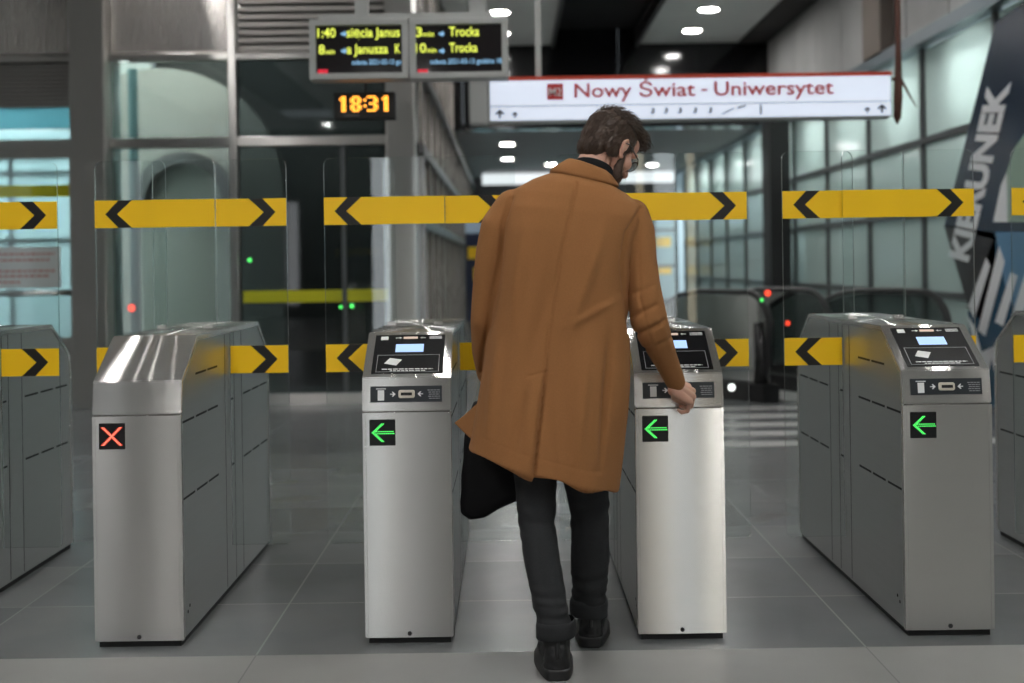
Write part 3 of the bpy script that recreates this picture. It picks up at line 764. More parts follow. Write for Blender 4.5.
def band(name, x0, x1, z0, z1, y, chev, parent):
    bm = B(x0, x1, y-.0025, y, z0, z1)
    if chev:
        s, cx = chev; h = (z1-z0); cz = (z0+z1)/2; k = h/2; w = .047
        # chevron pointing towards -x (s=-1) or +x (s=+1)
        for sg in (-1, 1):
            pts = [(cx+s*k*.95, cz), (cx+s*(k*.95)-s*w*1.0, cz), (cx-s*w*1.15, cz+sg*k), (cx+s*.0, cz+sg*k)]
            prism(bm, pts, 1, y-.0035, y-.0024, mi=1)
            prism(bm, pts, 1, y+.0001, y+.0008, mi=1)
    return obj(name, bm, [M['yellow'], M['chev']], parent)

def plate(bm, poly, y0, y1):
    """glass sheet: faces slot 0, edges slot 1"""
    n = len(poly)
    A = [bm.verts.new((x, y0, z)) for x, z in poly]; C2 = [bm.verts.new((x, y1, z)) for x, z in poly]
    bm.faces.new(A[::-1]); bm.faces.new(C2)
    for i in range(n):
        f = bm.faces.new((A[i], A[(i+1)%n], C2[(i+1)%n], C2[i])); f.material_index = 1
def flap_poly(s):
    # s=-1 left flap, s=+1 right flap, outline with rounded outer corners; narrow below the head, wider above
    xo, xi, xt, z0, z1, zc, r = .383, .149, .100, .176, 1.718, 1.049, .03
    pts = []
    for k in range(6):
        a = math.radians(270+90*k/5); pts.append((xo-r*.5+r*.5*math.cos(a), z0+r*.5+r*.5*math.sin(a)))
    for k in range(6):
        a = math.radians(0+90*k/5); pts.append((xo-r+r*math.cos(a), z1-r+r*math.sin(a)))
    for k in range(6):
        a = math.radians(90+90*k/5); pts.append((xt+r+r*math.cos(a), z1-r+r*math.sin(a)))
    pts += [(xt, zc), (xi, zc), (xi, z0)]
    return [(s*x, z) for x, z in pts]

def led_panel(parent, kind, y=-GL, s=-1):
    x0 = -.127 if s < 0 else .039
    o = obj('signal_display', B(x0, x0+.088, y-.004 if s < 0 else y-.001, y+.001 if s < 0 else y+.004, .674, .762, bev=.001), M['black'], parent)
    cx, cz = x0+.044, .718; yy = y-.0045 if s < 0 else y+.0045
    bm = bmesh.new(); hot = bmesh.new(); dr = .0017
    def dot(b, x, z, r=dr): disc(b, (cx+x, yy, cz+z), r, (0, s, 0), .0012, 8)
    if kind == 'arrow':
        for k in range(9):
            a = k*.0046
            for off in (0, .0062):
                dot(bm, -.034+a*.85+off, a*.8+ (0), dr); 
                if k: dot(bm, -.034+a*.85+off, -a*.8, dr)
        for k in range(10):
            dot(bm, -.020+k*.0062, .0035); dot(bm, -.017+k*.0062, -.0035)
        obj('green_arrow', bm, M['ledg'], o); hot.free()
    else:
        for k in range(-7, 8):
            a = k*.0042
            for off in (-.0045, .0045): 
                dot(bm, a+off, a*1.0); dot(bm, a+off, -a*1.0)
            dot(hot, a, a, .002); dot(hot, a, -a, .002)
        obj('red_cross', bm, M['ledr'], o); obj('cross_core', hot, M['ledrw'], o)
    return o

def fare_gate(kind, sig):
    t = thing('fare_gate', '', 'fare gate', (0, 0, 0))
    # body
    bm = bmesh.new(); e = .012
    body = [(-GL+.001, .022), (-GL+.001, .785), (-GL+.012, .7905), (-GL+.026, .898), (-.524, 1.032), (.524, 1.032), (GL-.026, .898), (GL-.012, .7905), (GL-.001, .785), (GL-.001, .022)]
    prism(bm, body, 0, -GW+.004, GW-.004)
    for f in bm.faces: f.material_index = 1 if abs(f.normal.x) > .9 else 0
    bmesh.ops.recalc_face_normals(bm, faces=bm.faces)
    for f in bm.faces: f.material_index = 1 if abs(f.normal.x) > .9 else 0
    for s in (-1, 1):                                     # side seams and sensor slots
        x0, x1 = sorted((s*(GW-.0045), s*(GW-.0034)))
        for y in (-.10, .055, .19): box(bm, x0, x1, y-.0022, y+.0022, .03, 1.03, mi=2)
        for z in (.757, .494):
            for y0 in (-.715, -.54, -.37): box(bm, x0, x1, y0, y0+.15, z-.004, z+.004, mi=2)
            for y0 in (.22, .39, .56): box(bm, x0, x1, y0, y0+.14, z-.004, z+.004, mi=2)
            box(bm, x0, x1, .00, .035, z-.004, z+.004, mi=2)
        for y0 in (-.54, -.37): box(bm, x0, x1, y0, y0+.15, .904, .912, mi=2)
        for y0 in (.22, .39): box(bm, x0, x1, y0, y0+.15, .904, .912, mi=2)
        disc(bm, (s*(GW-.004), -.68, .10), .006, (s,0,0), .001, 12, mi=2)
        disc(bm, (s*(GW-.004), -.655, .115), .006, (s,0,0), .001, 12, mi=2)
    # front corner posts
    obj('body', bm, [M['steel'], M['steel_side'], M['dark']], t)
    for s in (-1, 1):
        x0, x1 = sorted((s*GW, s*(GW-.012)))
        for y0, y1 in ((-GL-.0015, -GL+.020), (GL-.020, GL+.0015)): obj('corner_post', B(x0, x1, y0, y1, .022, .785, bev=.0015), M['steel'], t)
    obj('front_panel', B(-GW+.012, GW-.012, -GL-.001, -GL+.01, .022, .785), M['steel'], t)
    bm = bmesh.new(); box(bm, -GW+.012, GW-.012, -GL+.012, GL-.012, 0, .023); obj('plinth', bm, M['dark'], t)
    # head cover: a folded sheet following the profile
    bm = bmesh.new(); outer = PROF; inner = []
    ctr = Vector((0, .6))
    th = .020
    for i, p in enumerate(outer):
        a = Vector(outer[max(i-1,0)]); b_ = Vector(outer[min(i+1, len(outer)-1)]); p = Vector(p)
        d1 = (p-a).normalized() if i else (b_-p).normalized(); d2 = (b_-p).normalized() if i < len(outer)-1 else d1
        n1 = Vector((d1.y, -d1.x)); n2 = Vector((d2.y, -d2.x)); nn = (n1+n2).normalized(); inner.append(p + nn*th/max(.5, nn.dot(n1)))
    poly = list(outer) + [tuple(p) for p in inner[::-1]]
    for (xx0, xx1) in ((-GW, GW),):
        A = [bm.verts.new((xx0, y, z)) for y, z in poly]; C2 = [bm.verts.new((xx1, y, z)) for y, z in poly]; n = len(outer); m_ = len(poly)
        for i in range(n-1):
            bm.faces.new((A[i], A[i+1], A[m_-2-i], A[m_-1-i])); bm.faces.new((C2[i], C2[m_-1-i], C2[m_-2-i], C2[i+1]))
        for i in range(m_): bm.faces.new((A[i], A[(i+1)%m_], C2[(i+1)%m_], C2[i]))
    bmesh.ops.recalc_face_normals(bm, faces=bm.faces)
    sharp = [e_ for e_ in bm.edges if e_.calc_face_angle(0) > .25]
    bmesh.ops.bevel(bm, geom=sharp, offset=.003, segments=2, affect='EDGES')
    obj('head_cover', bm, M['steel'], t)
    # flat top seams
    for y in (-.13, .13): obj('lid_seam', B(-GW+.004, GW-.004, y-.0015, y+.0015, 1.0448, 1.0456), M['dark'], t)
    # bolt
    bm = bmesh.new(); disc(bm, (0, -GL-.001, .036), .0075, (0,-1,0), .002, 14); obj('lock_hole', bm, M['dark'], t)
    if kind == 'reader':
        bm = bmesh.new(); slope_box(bm, -.123, .123, .020, SLL-.020, -.002, .002); rp = obj('reader_panel', bm, M['black'], t)
        bm = bmesh.new(); slope_box(bm, -.048, .050, .138, .182, .002, .0032); obj('screen', bm, M['lcd'], rp)
        bm = bmesh.new(); fr_ = .0018
        for (a0,a1,b0,b1) in ((-.108,.108,.027,.027+fr_),(-.108,.108,.120,.120+fr_),(-.108,-.108+fr_,.027,.120),(.108-fr_,.108,.027,.120)): slope_box(bm, a0, a1, b0, b1, .002, .0026)
        obj('touch_frame', bm, M['grey'], rp)
        bm = bmesh.new(); slope_prism(bm, [(-.082,.074),(-.040,.062),(-.022,.094),(-.064,.104)], .002, .0030); obj('card_symbol', bm, M['white'], rp)
        bm = bmesh.new()
        for (a0, a1, b0, h) in ((-.088,.088,.040,.0045),(-.06,.062,.0315,.0035)):
            x = a0
            while x < a1: w_ = random.uniform(.008,.02); slope_box(bm, x, min(x+w_, a1), b0, b0+h, .002, .0027); x += w_+.0035
        obj('small_print', bm, M['white'], rp); bm = bmesh.new()
        for b0 in (.213, .219, .225): slope_box(bm, .068, .112, b0, b0+.0028, .002, .0027)
        obj('small_print', bm, M['white'], rp)
        bm = bmesh.new(); slope_box(bm, -.024, .026, .214, .225, .002, .0036); obj('lit_bar', bm, emis('warm_bar', (1,.75,.6), .6) if 'warm_bar' not in bpy.data.materials else bpy.data.materials['warm_bar'], rp)
        bm = bmesh.new(); slope_box(bm, -.104, -.078, .208, .228, .002, .0028)
        obj('ticket_symbol', bm, M['white'], rp); bm = bmesh.new()
        slope_prism(bm, [(-.052,.218),(-.038,.218),(-.038,.214),(-.030,.2195),(-.038,.225),(-.038,.221),(-.052,.221)], .002, .0028)
        obj('arrow_symbol', bm, M['white'], rp); bm = bmesh.new()
        slope_prism(bm, [(.054,.218),(.042,.218),(.042,.214),(.034,.2195),(.042,.225),(.042,.221),(.054,.221)], .002, .0028)
        obj('arrow_symbol', bm, M['white'], rp)
        # ticket panel on the front of the head, leaning like the head front
        t0 = Vector((0, -GL, .79)); t1 = Vector((0, -GL+.015, .903)); td = (t1-t0).normalized(); tn = Vector((0, -td.z, td.y))
        def tb(bm, x0, x1, a0, a1, h0, h1):
            c = [bm.verts.new(Vector((x,0,0))+t0+td*a+tn*h) for (x,a,h) in ((x0,a0,h0),(x1,a0,h0),(x1,a1,h0),(x0,a1,h0),(x0,a0,h1),(x1,a0,h1),(x1,a1,h1),(x0,a1,h1))]
            for q in ((0,3,2,1),(4,5,6,7),(0,1,5,4),(1,2,6,5),(2,3,7,6),(3,0,4,7)): bm.faces.new([c[i] for i in q])
        bm = bmesh.new(); tb(bm, -.123, .120, .030, .084, -.001, .002); tp = obj('ticket_panel', bm, simple('anthracite', (.025,.03,.036), .3) if 'anthracite' not in bpy.data.materials else bpy.data.materials['anthracite'], t)
        # slot bezel
        bm = bmesh.new(); pts = rrect(-.028, .028, .043, .071, .007)
        A = [bm.verts.new(Vector((x,0,0))+t0+td*a+tn*.001) for x, a in pts]; C2 = [bm.verts.new(Vector((x*.93,0,0))+t0+td*(.057+(a-.057)*.9)+tn*.009) for x, a in pts]
        bm.faces.new(A[::-1]); bm.faces.new(C2); n = len(pts)
        for i in range(n): bm.faces.new((A[i], A[(i+1)%n], C2[(i+1)%n], C2[i]))
        sl = obj('slot_bezel', bm, simple('cream_plastic', (.62,.58,.50), .35) if 'cream_plastic' not in bpy.data.materials else bpy.data.materials['cream_plastic'], tp)
        bm = bmesh.new(); tb(bm, -.019, .019, .052, .062, .008, .0098); obj('slot_opening', bm, M['dark'], sl)
        bm = bmesh.new(); tb(bm, -.098, -.076, .036, .071, .002, .0028); tb(bm, -.104, -.070, .074, .077, .002, .0026)
        obj('ticket_symbol', bm, M['white'], tp)
        def tpz(pts):
            A = [bm.verts.new(Vector((x,0,0))+t0+td*a+tn*.002) for x, a in pts]; C2 = [bm.verts.new(Vector((x,0,0))+t0+td*a+tn*.003) for x, a in pts]
            n = len(pts); bm.faces.new(A[::-1]); bm.faces.new(C2)
            for i in range(n): bm.faces.new((A[i], A[(i+1)%n], C2[(i+1)%n], C2[i]))
        for s in (-1, 1):
            x = s*.046; bm = bmesh.new()
            tpz([(x+s*.010,.0555),(x,.0555),(x+s*.004,.0485),(x+s*.000,.0485),(x-s*.009,.057),(x+s*.000,.0655),(x+s*.004,.0655),(x,.0585),(x+s*.010,.0585)]); obj('arrow_symbol', bm, M['white'], tp)
        bm = bmesh.new()
        for a0 in (.040, .047, .054, .061, .068):
            x = .070 + random.uniform(0,.008)
            while x < .112: w_ = random.uniform(.006,.012); tb(bm, x, min(x+w_, .113), a0, a0+.0030, .002, .0026); x += w_+.002
        obj('small_print', bm, M['grey'], tp)
    led_panel(t, sig)
    led_panel(t, 'cross' if sig == 'arrow' else 'arrow', y=GL, s=1)
    # glass: flaps and fixed screen, with yellow warning bands
    for s, nm in ((-1, 'left'), (1, 'right')):
        bm = bmesh.new(); yy = -.018
        plate(bm, flap_poly(s), yy, yy+.010); fl = obj('glass_flap', bm, [M['glass'], M['edge']], t)
        xs = sorted((s*.383, s*.1015)); xl_ = sorted((s*.383, s*.152))
        band('warning_band', xs[0], xs[1], 1.450, 1.560, yy-.0005, (s, s*.288), fl)
        band('warning_band', xl_[0], xl_[1], .862, .972, yy-.0005, (s, s*.288), fl)
    bm = bmesh.new(); yy = -.036
    plate(bm, [(-.147,1.046),(.100,1.046)] + [( .100-.02+.02*math.cos(a), 1.718-.02+.02*math.sin(a)) for a in (0, PI/4, PI/2)] + [(-.147+.02+.02*math.cos(a), 1.718-.02+.02*math.sin(a)) for a in (PI/2, 3*PI/4, PI)], yy, yy+.010)
    fx = obj('fixed_glass', bm, [M['glass'], M['edge']], t)
    band('warning_band', -.147, .100, 1.450, 1.560, yy-.0005, None, fx)
    for x in (-.115, .07): obj('glass_clamp', B(x-.018, x+.018, yy-.008, yy+.018, 1.045, 1.060, bev=.002), M['steel'], t)
    return t
XS = [-1.271+.917*k for k in range(-1, 5)]
LB = ['brushed steel fare gate cut off by the left edge of the picture',
      'fare gate with plain steel head and red cross display',
      'fare gate left of the man, with card reader and green arrow',
      'fare gate with its ticket slot under the man\'s hand',
      'fare gate with card reader and green arrow, rightmost whole one',
      'fare gate at the right edge, behind the rightmost green arrow gate']
g_plain = fare_gate('plain', 'cross'); g_read = fare_gate('reader', 'arrow')
kinds = [0, 0, 1, 1, 1, 1]; used = set()
for k, x in enumerate(XS):
    src = (g_plain, g_read)[kinds[k]]
    g = src if kinds[k] not in used else copy_tree(src); used.add(kinds[k])
    g.location = (x+(.008 if k == 3 else 0), GY, 0); g['label'] = LB[k]; g['group'] = 'row of fare gates'
# ============================================================ THE MAN
def v_ell(bm, c, r, rot=None, seg=20, rings=14):
    m = Matrix.Translation(c) @ (rot.to_4x4() if rot else Matrix.Identity(4)) @ Matrix.Diagonal((*r, 1))
    bmesh.ops.create_uvsphere(bm, u_segments=seg, v_segments=rings, radius=1, matrix=m)
def v_cap(bm, pts, rs, seg=14):
    """chain of tapered capsules"""
    pts = [Vector(p) for p in pts]
    for p, r in zip(pts, rs): v_ell(bm, p, (r, r, r), seg=seg, rings=10)
    for a, b_, ra, rb in zip(pts, pts[1:], rs, rs[1:]):
        if (b_-a).length < 1e-5: continue
        q = (b_-a).to_track_quat('Z', 'Y').to_matrix(); A = []; C2 = []
        for k in range(seg):
            e = Vector((math.cos(2*PI*k/seg), math.sin(2*PI*k/seg), 0))
            A.append(bm.verts.new(a+q@(e*ra))); C2.append(bm.verts.new(b_+q@(e*rb)))
        bm.faces.new(A[::-1]); bm.faces.new(C2)
        for k in range(seg): bm.faces.new((A[k], A[(k+1)%seg], C2[(k+1)%seg], C2[k]))
def remesh(bm, voxel, smooth=2, factor=.5):
    """voxel-remesh the union, return a fresh mesh"""
    bmesh.ops.recalc_face_normals(bm, faces=bm.faces)
    me = bpy.data.meshes.new('tmp'); bm.to_mesh(me); bm.free()
    o = bpy.data.objects.new('tmp', me); COL.objects.link(o)
    r = o.modifiers.new('r', 'REMESH'); r.mode = 'VOXEL'; r.voxel_size = voxel
    if smooth:
        s = o.modifiers.new('s', 'SMOOTH'); s.iterations = smooth; s.factor = factor
    bpy.context.view_layer.update()
    dg = bpy.context.evaluated_depsgraph_get(); out = bpy.data.meshes.new_from_object(o.evaluated_get(dg))
    COL.objects.unlink(o); bpy.data.objects.remove(o); bpy.data.meshes.remove(me)
    for p in out.polygons: p.use_smooth = True
    return out
def disp(me, fn):
    ns = [v.normal.copy() for v in me.vertices]; cs = [v.co.copy() for v in me.vertices]
    for v, c, n_ in zip(me.vertices, cs, ns): v.co = c + n_*fn(c)
def mesh_obj(name, me, mats, parent=None):
    me.materials.clear()
    for m in (mats if isinstance(mats, (list, tuple)) else [mats]): me.materials.append(m)
    me.name = name; o = bpy.data.objects.new(name, me); return link(o, parent)
def ring_loft(bm, rings, cap=True):
    R = [[bm.verts.new(p) for p in r] for r in rings]; n = len(R[0])
    for a, b_ in zip(R, R[1:]):
        for k in range(n): bm.faces.new((a[k], a[(k+1)%n], b_[(k+1)%n], b_[k]))
    if cap: bm.faces.new(R[0][::-1]); bm.faces.new(R[-1])
def sring(L, Rr, d0, d1, ex=2.3, n=48):
    """superellipse ring between world points L and R; d0 depth towards camera, d1 away"""
    c = (L+Rr)/2; u = (Rr-L)/2; out = []
    for k in range(n):
        a = 2*PI*k/n; ca, sa = math.cos(a), math.sin(a)
        x = math.copysign(abs(ca)**(2/ex), ca); y = math.copysign(abs(sa)**(2/ex), sa)
        out.append(c + u*x + Vector((0, y*(d1 if y > 0 else d0), 0)))
    return out

skin = simple('skin', (.60,.33,.245), .48, noise_amt=.10, nscale=30)
for n_ in skin.node_tree.nodes:
    if n_.type == 'BSDF_PRINCIPLED': n_.inputs['Subsurface Weight'].default_value = .12; n_.inputs['Subsurface Radius'].default_value = (.012,.005,.003)
hairm = simple('dark_brown_hair', (.050,.027,.016), .5, noise_amt=.5, nscale=120)
beardm = simple('beard_hair', (.060,.034,.023), .6, noise_amt=.5, nscale=200)
wool = simple('camel_wool', (.280,.125,.048), .92, spec=.12, noise_amt=.14, nscale=260, bump=.5, bscale=900)
for n_ in wool.node_tree.nodes:
    if n_.type == 'BSDF_PRINCIPLED':
        n_.inputs['Sheen Weight'].default_value = .10; n_.inputs['Sheen Roughness'].default_value = .5; n_.inputs['Sheen Tint'].default_value = (.9,.6,.4,1)
denim = simple('charcoal_denim', (.026,.027,.029), .85, spec=.2, noise_amt=.35, nscale=300, bump=.4, bscale=700)
knit = simple('black_knit', (.008,.008,.009), .9, spec=.2, bump=.6, bscale=500)
leather = simple('black_leather', (.010,.010,.011), .38, bump=.25, bscale=160)
solem = simple('black_sole', (.012,.012,.013), .55)

# head frame: x right of the head, y face, z up
HEADC = P(610, 146.5, 3.93)
HR = (Matrix.Rotation(math.radians(-50), 4, 'Z') @ Matrix.Rotation(math.radians(-37), 4, 'X') @ Matrix.Rotation(math.radians(5), 4, 'Y') @ Matrix.Scale(.94, 4))
HM = Matrix.Translation(HEADC) @ HR
def H(x, y, z): return HM @ Vector((x, y, z))
h3 = HR.to_3x3()
NECK = P(588, 186, 3.86)

def BX(px, py, Y): return P(px, py, Y)
bm = bmesh.new()
def he(c, r, rot=None): v_ell(bm, H(*c), r, h3)
he((0,-.012,.018), (.076,.096,.092)); he((0,.020,-.02), (.068,.078,.075)); he((0,.040,-.075), (.052,.055,.050)); he((0,.074,-.102), (.026,.022,.020))
he((0,.055,.045), (.060,.040,.045))                                  # brow
v_cap(bm, [H(0,.088,.018), H(0,.108,-.020), H(0,.114,-.034)], [.010,.0125,.014])   # nose
for s in (-1, 1):
    he((s*.011,.100,-.036), (.009,.011,.008)); he((s*.050,.055,-.030), (.022,.028,.026)); he((s*.034,.080,.022), (.026,.012,.009))
    he((s*.030,.076,-.002), (.013,.011,.011))                        # eyeballs under lids
    # ear: rim, lobe, bowl
    v_cap(bm, [H(s*.074,.012,-.036), H(s*.079,.004,-.040), H(s*.084,-.012,-.022), H(s*.087,-.018,.004), H(s*.085,-.008,.018), H(s*.080,.006,.012), H(s*.076,.008,-.008)], [.0075,.007,.0055,.0055,.0055,.0055,.006], seg=8)
    he((s*.077,-.003,-.010), (.006,.014,.024))
he((0,.094,-.064), (.022,.010,.0055)); he((0,.092,-.075), (.019,.010,.006))        # lips
v_cap(bm, [H(0,-.024,-.055), NECK+Vector((.005,.02,.045)), NECK+Vector((-.02,.0,-.03))], [.052,.056,.064])
# torso and limbs inside the clothes
SHL, SHR = P(516, 212, 3.87), P(632, 222, 3.85)
CH, WA, PE = P(569, 260, 3.87), P(558, 340, 3.87), P(556, 420, 3.87)
v_cap(bm, [NECK+Vector((-.02,0,-.03)), CH+Vector((0,0,.05))], [.066,.105]); v_cap(bm, [SHL, CH, SHR], [.05,.11,.05]); v_cap(bm, [CH, WA, PE], [.118,.105,.115])
ELL, WRL = P(488, 318, 3.90), P(488, 386, 4.055)
ELR, WRR = P(650, 325, 3.86), P(675, 385, 3.975)
v_cap(bm, [SHL, ELL, WRL], [.046,.036,.026]); v_cap(bm, [SHR, ELR, WRR], [.046,.036,.026])
HIPL, HIPR = P(535, 450, 3.86), P(583, 450, 3.90)
KL, AL = P(537, 528, 3.82), P(557, 628, 3.745)
KR, AR = P(590, 530, 3.97), P(589, 606, 4.055)
v_cap(bm, [PE, HIPL, KL, AL], [.10,.065,.045,.034]); v_cap(bm, [PE, HIPR, KR, AR], [.10,.065,.045,.034])
v_cap(bm, [AL, AL+Vector((0,-.02,-.06)), AL+Vector((0,.12,-.085))], [.034,.03,.028]); v_cap(bm, [AR, AR+Vector((0,-.01,-.04)), AR+Vector((.01,.12,-.055))], [.034,.03,.028])
# right hand: curled on the ticket slot
def finger(k, segs, rs): v_cap(bm, [k]+segs, rs, seg=10)
W0 = WRR; K = [P(688, 386.5, 4.028), P(692.5, 391.0, 4.018), P(693, 396.5, 4.002), P(690, 402, 3.986)]
for k_, r in zip(K, (.0125,.0125,.012,.0115)): v_cap(bm, [W0+(k_-K[1])*.45, (W0+k_)/2+(k_-K[1])*.25, k_], [.021,.0175,r*.98], seg=12)
v_cap(bm, [W0, P(682, 394, 3.985)], [.026,.020])
px_off = [[(687,394.5,4.056),(681,397,4.053),(678.5,395,4.044)],
          [(691.5,400.5,4.050),(685,403,4.050),(680.5,401,4.040)],
          [(691,406.5,4.030),(685,408.5,4.032),(680.5,406,4.024)],
          [(687.5,411,4.006),(682,412.5,4.010),(678.5,410,4.006)]]
for k_, pts, r in zip(K, px_off, (.0080,.0082,.0079,.0072)): finger(k_, [P(*p) for p in pts], [r*1.2, r*1.08, r, r*.85])
finger(P(677,391,3.985), [P(674.5,397,4.010), P(677.5,400.5,4.030), P(681.5,399.5,4.044)], [.016,.0125,.0105,.009])
# left hand: hanging, closed round the bag handle in front of the coat
WL = WRL
for i in range(4):
    kx = WL + Vector((.012, -.022+.018*i+.01, -.075)); b0 = WL+Vector((0, -.012+.010*i, -.02))
    v_cap(bm, [b0, kx], [.016, .012]); v_cap(bm, [kx, kx+Vector((.020,.004,-.020)), kx+Vector((.034,.004,-.008)), kx+Vector((.030,.004,.010))], [.011,.0098,.009,.008])
v_cap(bm, [WL+Vector((.01,-.01,-.02)), WL+Vector((.035,.0,-.05)), WL+Vector((.045,.012,-.075))], [.014,.012,.009])
me = remesh(bm, .0030, 2, .4)
man = mesh_obj('person', me, skin)
tag(man, 'man in a camel coat and dark jeans, back to us, one hand on a gate', 'person')

# finger nails and ring
bm = bmesh.new(); q = P(688, 407.6, 4.031)
pts = [q+Vector((.0, .0105*math.cos(a), .0105*math.sin(a))) + Vector((.003*math.sin(a),0,0)) for a in [2*PI*k/18 for k in range(19)]]
tube(bm, pts, .0016, 6); obj('finger_ring', bm, simple('gold', (.8,.55,.2), .25, metal=1), man, smooth=True)
# eyes
for s in (-1, 1):
    bm = bmesh.new(); v_ell(bm, H(s*.030,.079,-.002), (.0105,.0105,.0105), h3)
    for f in bm.faces:
        l_ = HM.inverted() @ f.calc_center_median()
        f.material_index = 1 if (Vector((l_.x-s*.030, l_.z+.004)).length < .005 and l_.y > .08) else 0
    obj('eye', bm, [simple('eye_white', (.7,.68,.66), .2) if 'eye_white' not in bpy.data.materials else bpy.data.materials['eye_white'], M['black']], man, smooth=True)

# hair: cap volume + combed locks
hb = bmesh.new()
def hh_(c, r): v_ell(hb, H(*c), r, h3)
hh_((0,-.020,.036), (.081,.102,.088)); hh_((0,-.052,-.005), (.070,.066,.070)); hh_((0,.046,.094), (.062,.058,.034)); hh_((0,.082,.088), (.052,.036,.030)); hh_((0,.0,.100), (.060,.070,.034))
hh_((-.0,-.078,.03), (.05,.03,.06)); hh_((0,-.062,-.050), (.058,.044,.052))
for s in (-1, 1): hh_((s*.066,.022,.022), (.015,.018,.036)); hh_((s*.066,-.03,-.02), (.016,.035,.045))
hm = remesh(hb, .004, 4, .6)
inv = HM.inverted()
NC = [v.normal.copy() for v in hm.vertices]
for v, vn in zip(hm.vertices, NC):
    l_ = inv @ v.co
    n1 = noise.noise(Vector((l_.x*90, l_.y*30, l_.z*45))); n2 = noise.noise(l_*38+Vector((3,1,7)))
    top = max(0, min(1, (l_.z-.05)/.06))
    d_ = .0022*n1 + (.002+.006*top)*n2
    v.co += vn*d_
bm = bmesh.new(); bm.from_mesh(hm)
random.seed(11); cand = [v for v in hm.vertices]
def lock(bm, p, n, dirn, length, w, lift, curl):
    dirn = (dirn - n*dirn.dot(n)).normalized(); side = n.cross(dirn).normalized(); seg = 5; prev = None
    for i in range(seg+1):
        t_ = i/seg; c = p + dirn*length*t_ + n*(lift*math.sin(t_*PI*.75)+.0012) + side*curl*t_*t_
        ww = w*(1-t_)**.6 + .0002
        r_ = [bm.verts.new(c-side*ww), bm.verts.new(c+n*ww*.7), bm.verts.new(c+side*ww)]
        if prev:
            for k in range(3): f = bm.faces.new((prev[k], prev[(k+1)%3], r_[(k+1)%3], r_[k])); f.smooth = True
        prev = r_
for _ in range(2600):
    v = random.choice(cand); l_ = inv @ v.co; nl = h3.transposed() @ v.normal
    if l_.z < -.085 or (l_.y > .06 and l_.z < .05): continue
    top = max(0, min(1, (l_.z-.055)/.045))
    if top > .3: dl = Vector((.25*l_.x/.08+random.uniform(-.6,.6), .75+random.uniform(-.3,.4), .15)); L = random.uniform(.018,.036); lift = random.uniform(.002,.008)
    else: dl = Vector((0, -.45 if l_.y < .0 else -.1, -1+random.uniform(-.2,.2))); L = random.uniform(.010,.018); lift = .0012
    lock(bm, v.co.copy(), v.normal.copy(), h3 @ dl, L, random.uniform(.0008,.0018), lift, random.uniform(-.006,.006)*(1 if top>.3 else .3))
for _ in range(90):   # quiff locks rolling forward over the brow
    p = H(random.uniform(-.045,.05), random.uniform(.07,.105), random.uniform(.085,.112)); 
    lock(bm, p, h3@Vector((0,.5,.85)).normalized(), h3@Vector((random.uniform(-.3,.5),.9,-.4)), random.uniform(.02,.034), random.uniform(.0015,.003), random.uniform(.002,.008), random.uniform(-.008,.008))
o = obj('hair', bm, hairm, man, smooth=True)
# beard and brows
bb = bmesh.new()
def be(c, r): v_ell(bb, H(*c), r, h3)
for s in (-1, 1):
    v_cap(bb, [H(s*.066,.022,-.012), H(s*.060,.030,-.050), H(s*.046,.052,-.088), H(s*.02,.080,-.112)], [.006,.013,.020,.018])
    v_cap(bb, [H(s*.022,.092,-.062), H(s*.030,.084,-.085)], [.007,.010])
    v_cap(bb, [H(s*.016,.100,-.054), H(s*.002,.104,-.052)], [.005,.005])
    v_cap(bb, [H(s*.014,.098,.028), H(s*.034,.092,.032), H(s*.050,.078,.024)], [.004,.0045,.003], seg=8)
be((0,.086,-.108), (.026,.020,.016)); be((0,.055,-.112), (.040,.045,.016))
bme = remesh(bb, .0032, 2, .5)
disp(bme, lambda c: .0018*noise.noise(c*260))
bm = bmesh.new(); bm.from_mesh(bme)
for _ in range(900):
    v = random.choice(bme.vertices); lock(bm, v.co.copy(), v.normal.copy(), h3@Vector((0,.2,-1)), random.uniform(.005,.010), .0006, .001, random.uniform(-.002,.002))
obj('beard', bm, beardm, man, smooth=True)
# glasses
bm = bmesh.new(); gm = simple('glasses_metal', (.25,.25,.26), .25, metal=1)
for s in (-1, 1):
    c = Vector((s*.033, .104, -.008)); ring = [H(c.x+.024*math.cos(a), c.y - .10*abs(.024*math.cos(a)+s*.012)*.5, c.z+.021*math.sin(a)) for a in [2*PI*k/24 for k in range(25)]]
    tube(bm, ring, .0016, 6)
    tube(bm, [H(s*.057,.102,.000), H(s*.074,.080,.004), H(s*.084,.010,.014), H(s*.086,-.006,.006)], .0022, 6)
tube(bm, [H(-.010,.106,-.002), H(0,.109,.002), H(.010,.106,-.002)], .0014, 6)
gl_ = obj('glasses', bm, gm, man, smooth=True)
for s in (-1, 1):
    bm = bmesh.new(); c = Vector((s*.033,.103,-.008)); vs = [bm.verts.new(H(c.x+.023*math.cos(a), c.y-.0012*abs(math.cos(a)), c.z+.020*math.sin(a))) for a in [2*PI*k/20 for k in range(20)]]
    vs2 = [bm.verts.new(v.co + h3@Vector((0,.0015,0))) for v in vs]
    bm.faces.new(vs[::-1]); bm.faces.new(vs2)
    for k in range(20): bm.faces.new((vs[k], vs[(k+1)%20], vs2[(k+1)%20], vs2[k]))
    obj('lens', bm, glassmat('lens_glass', (.93,.97,.98), 1.4, 0, .6) if 'lens_glass' not in bpy.data.materials else bpy.data.materials['lens_glass'], gl_)

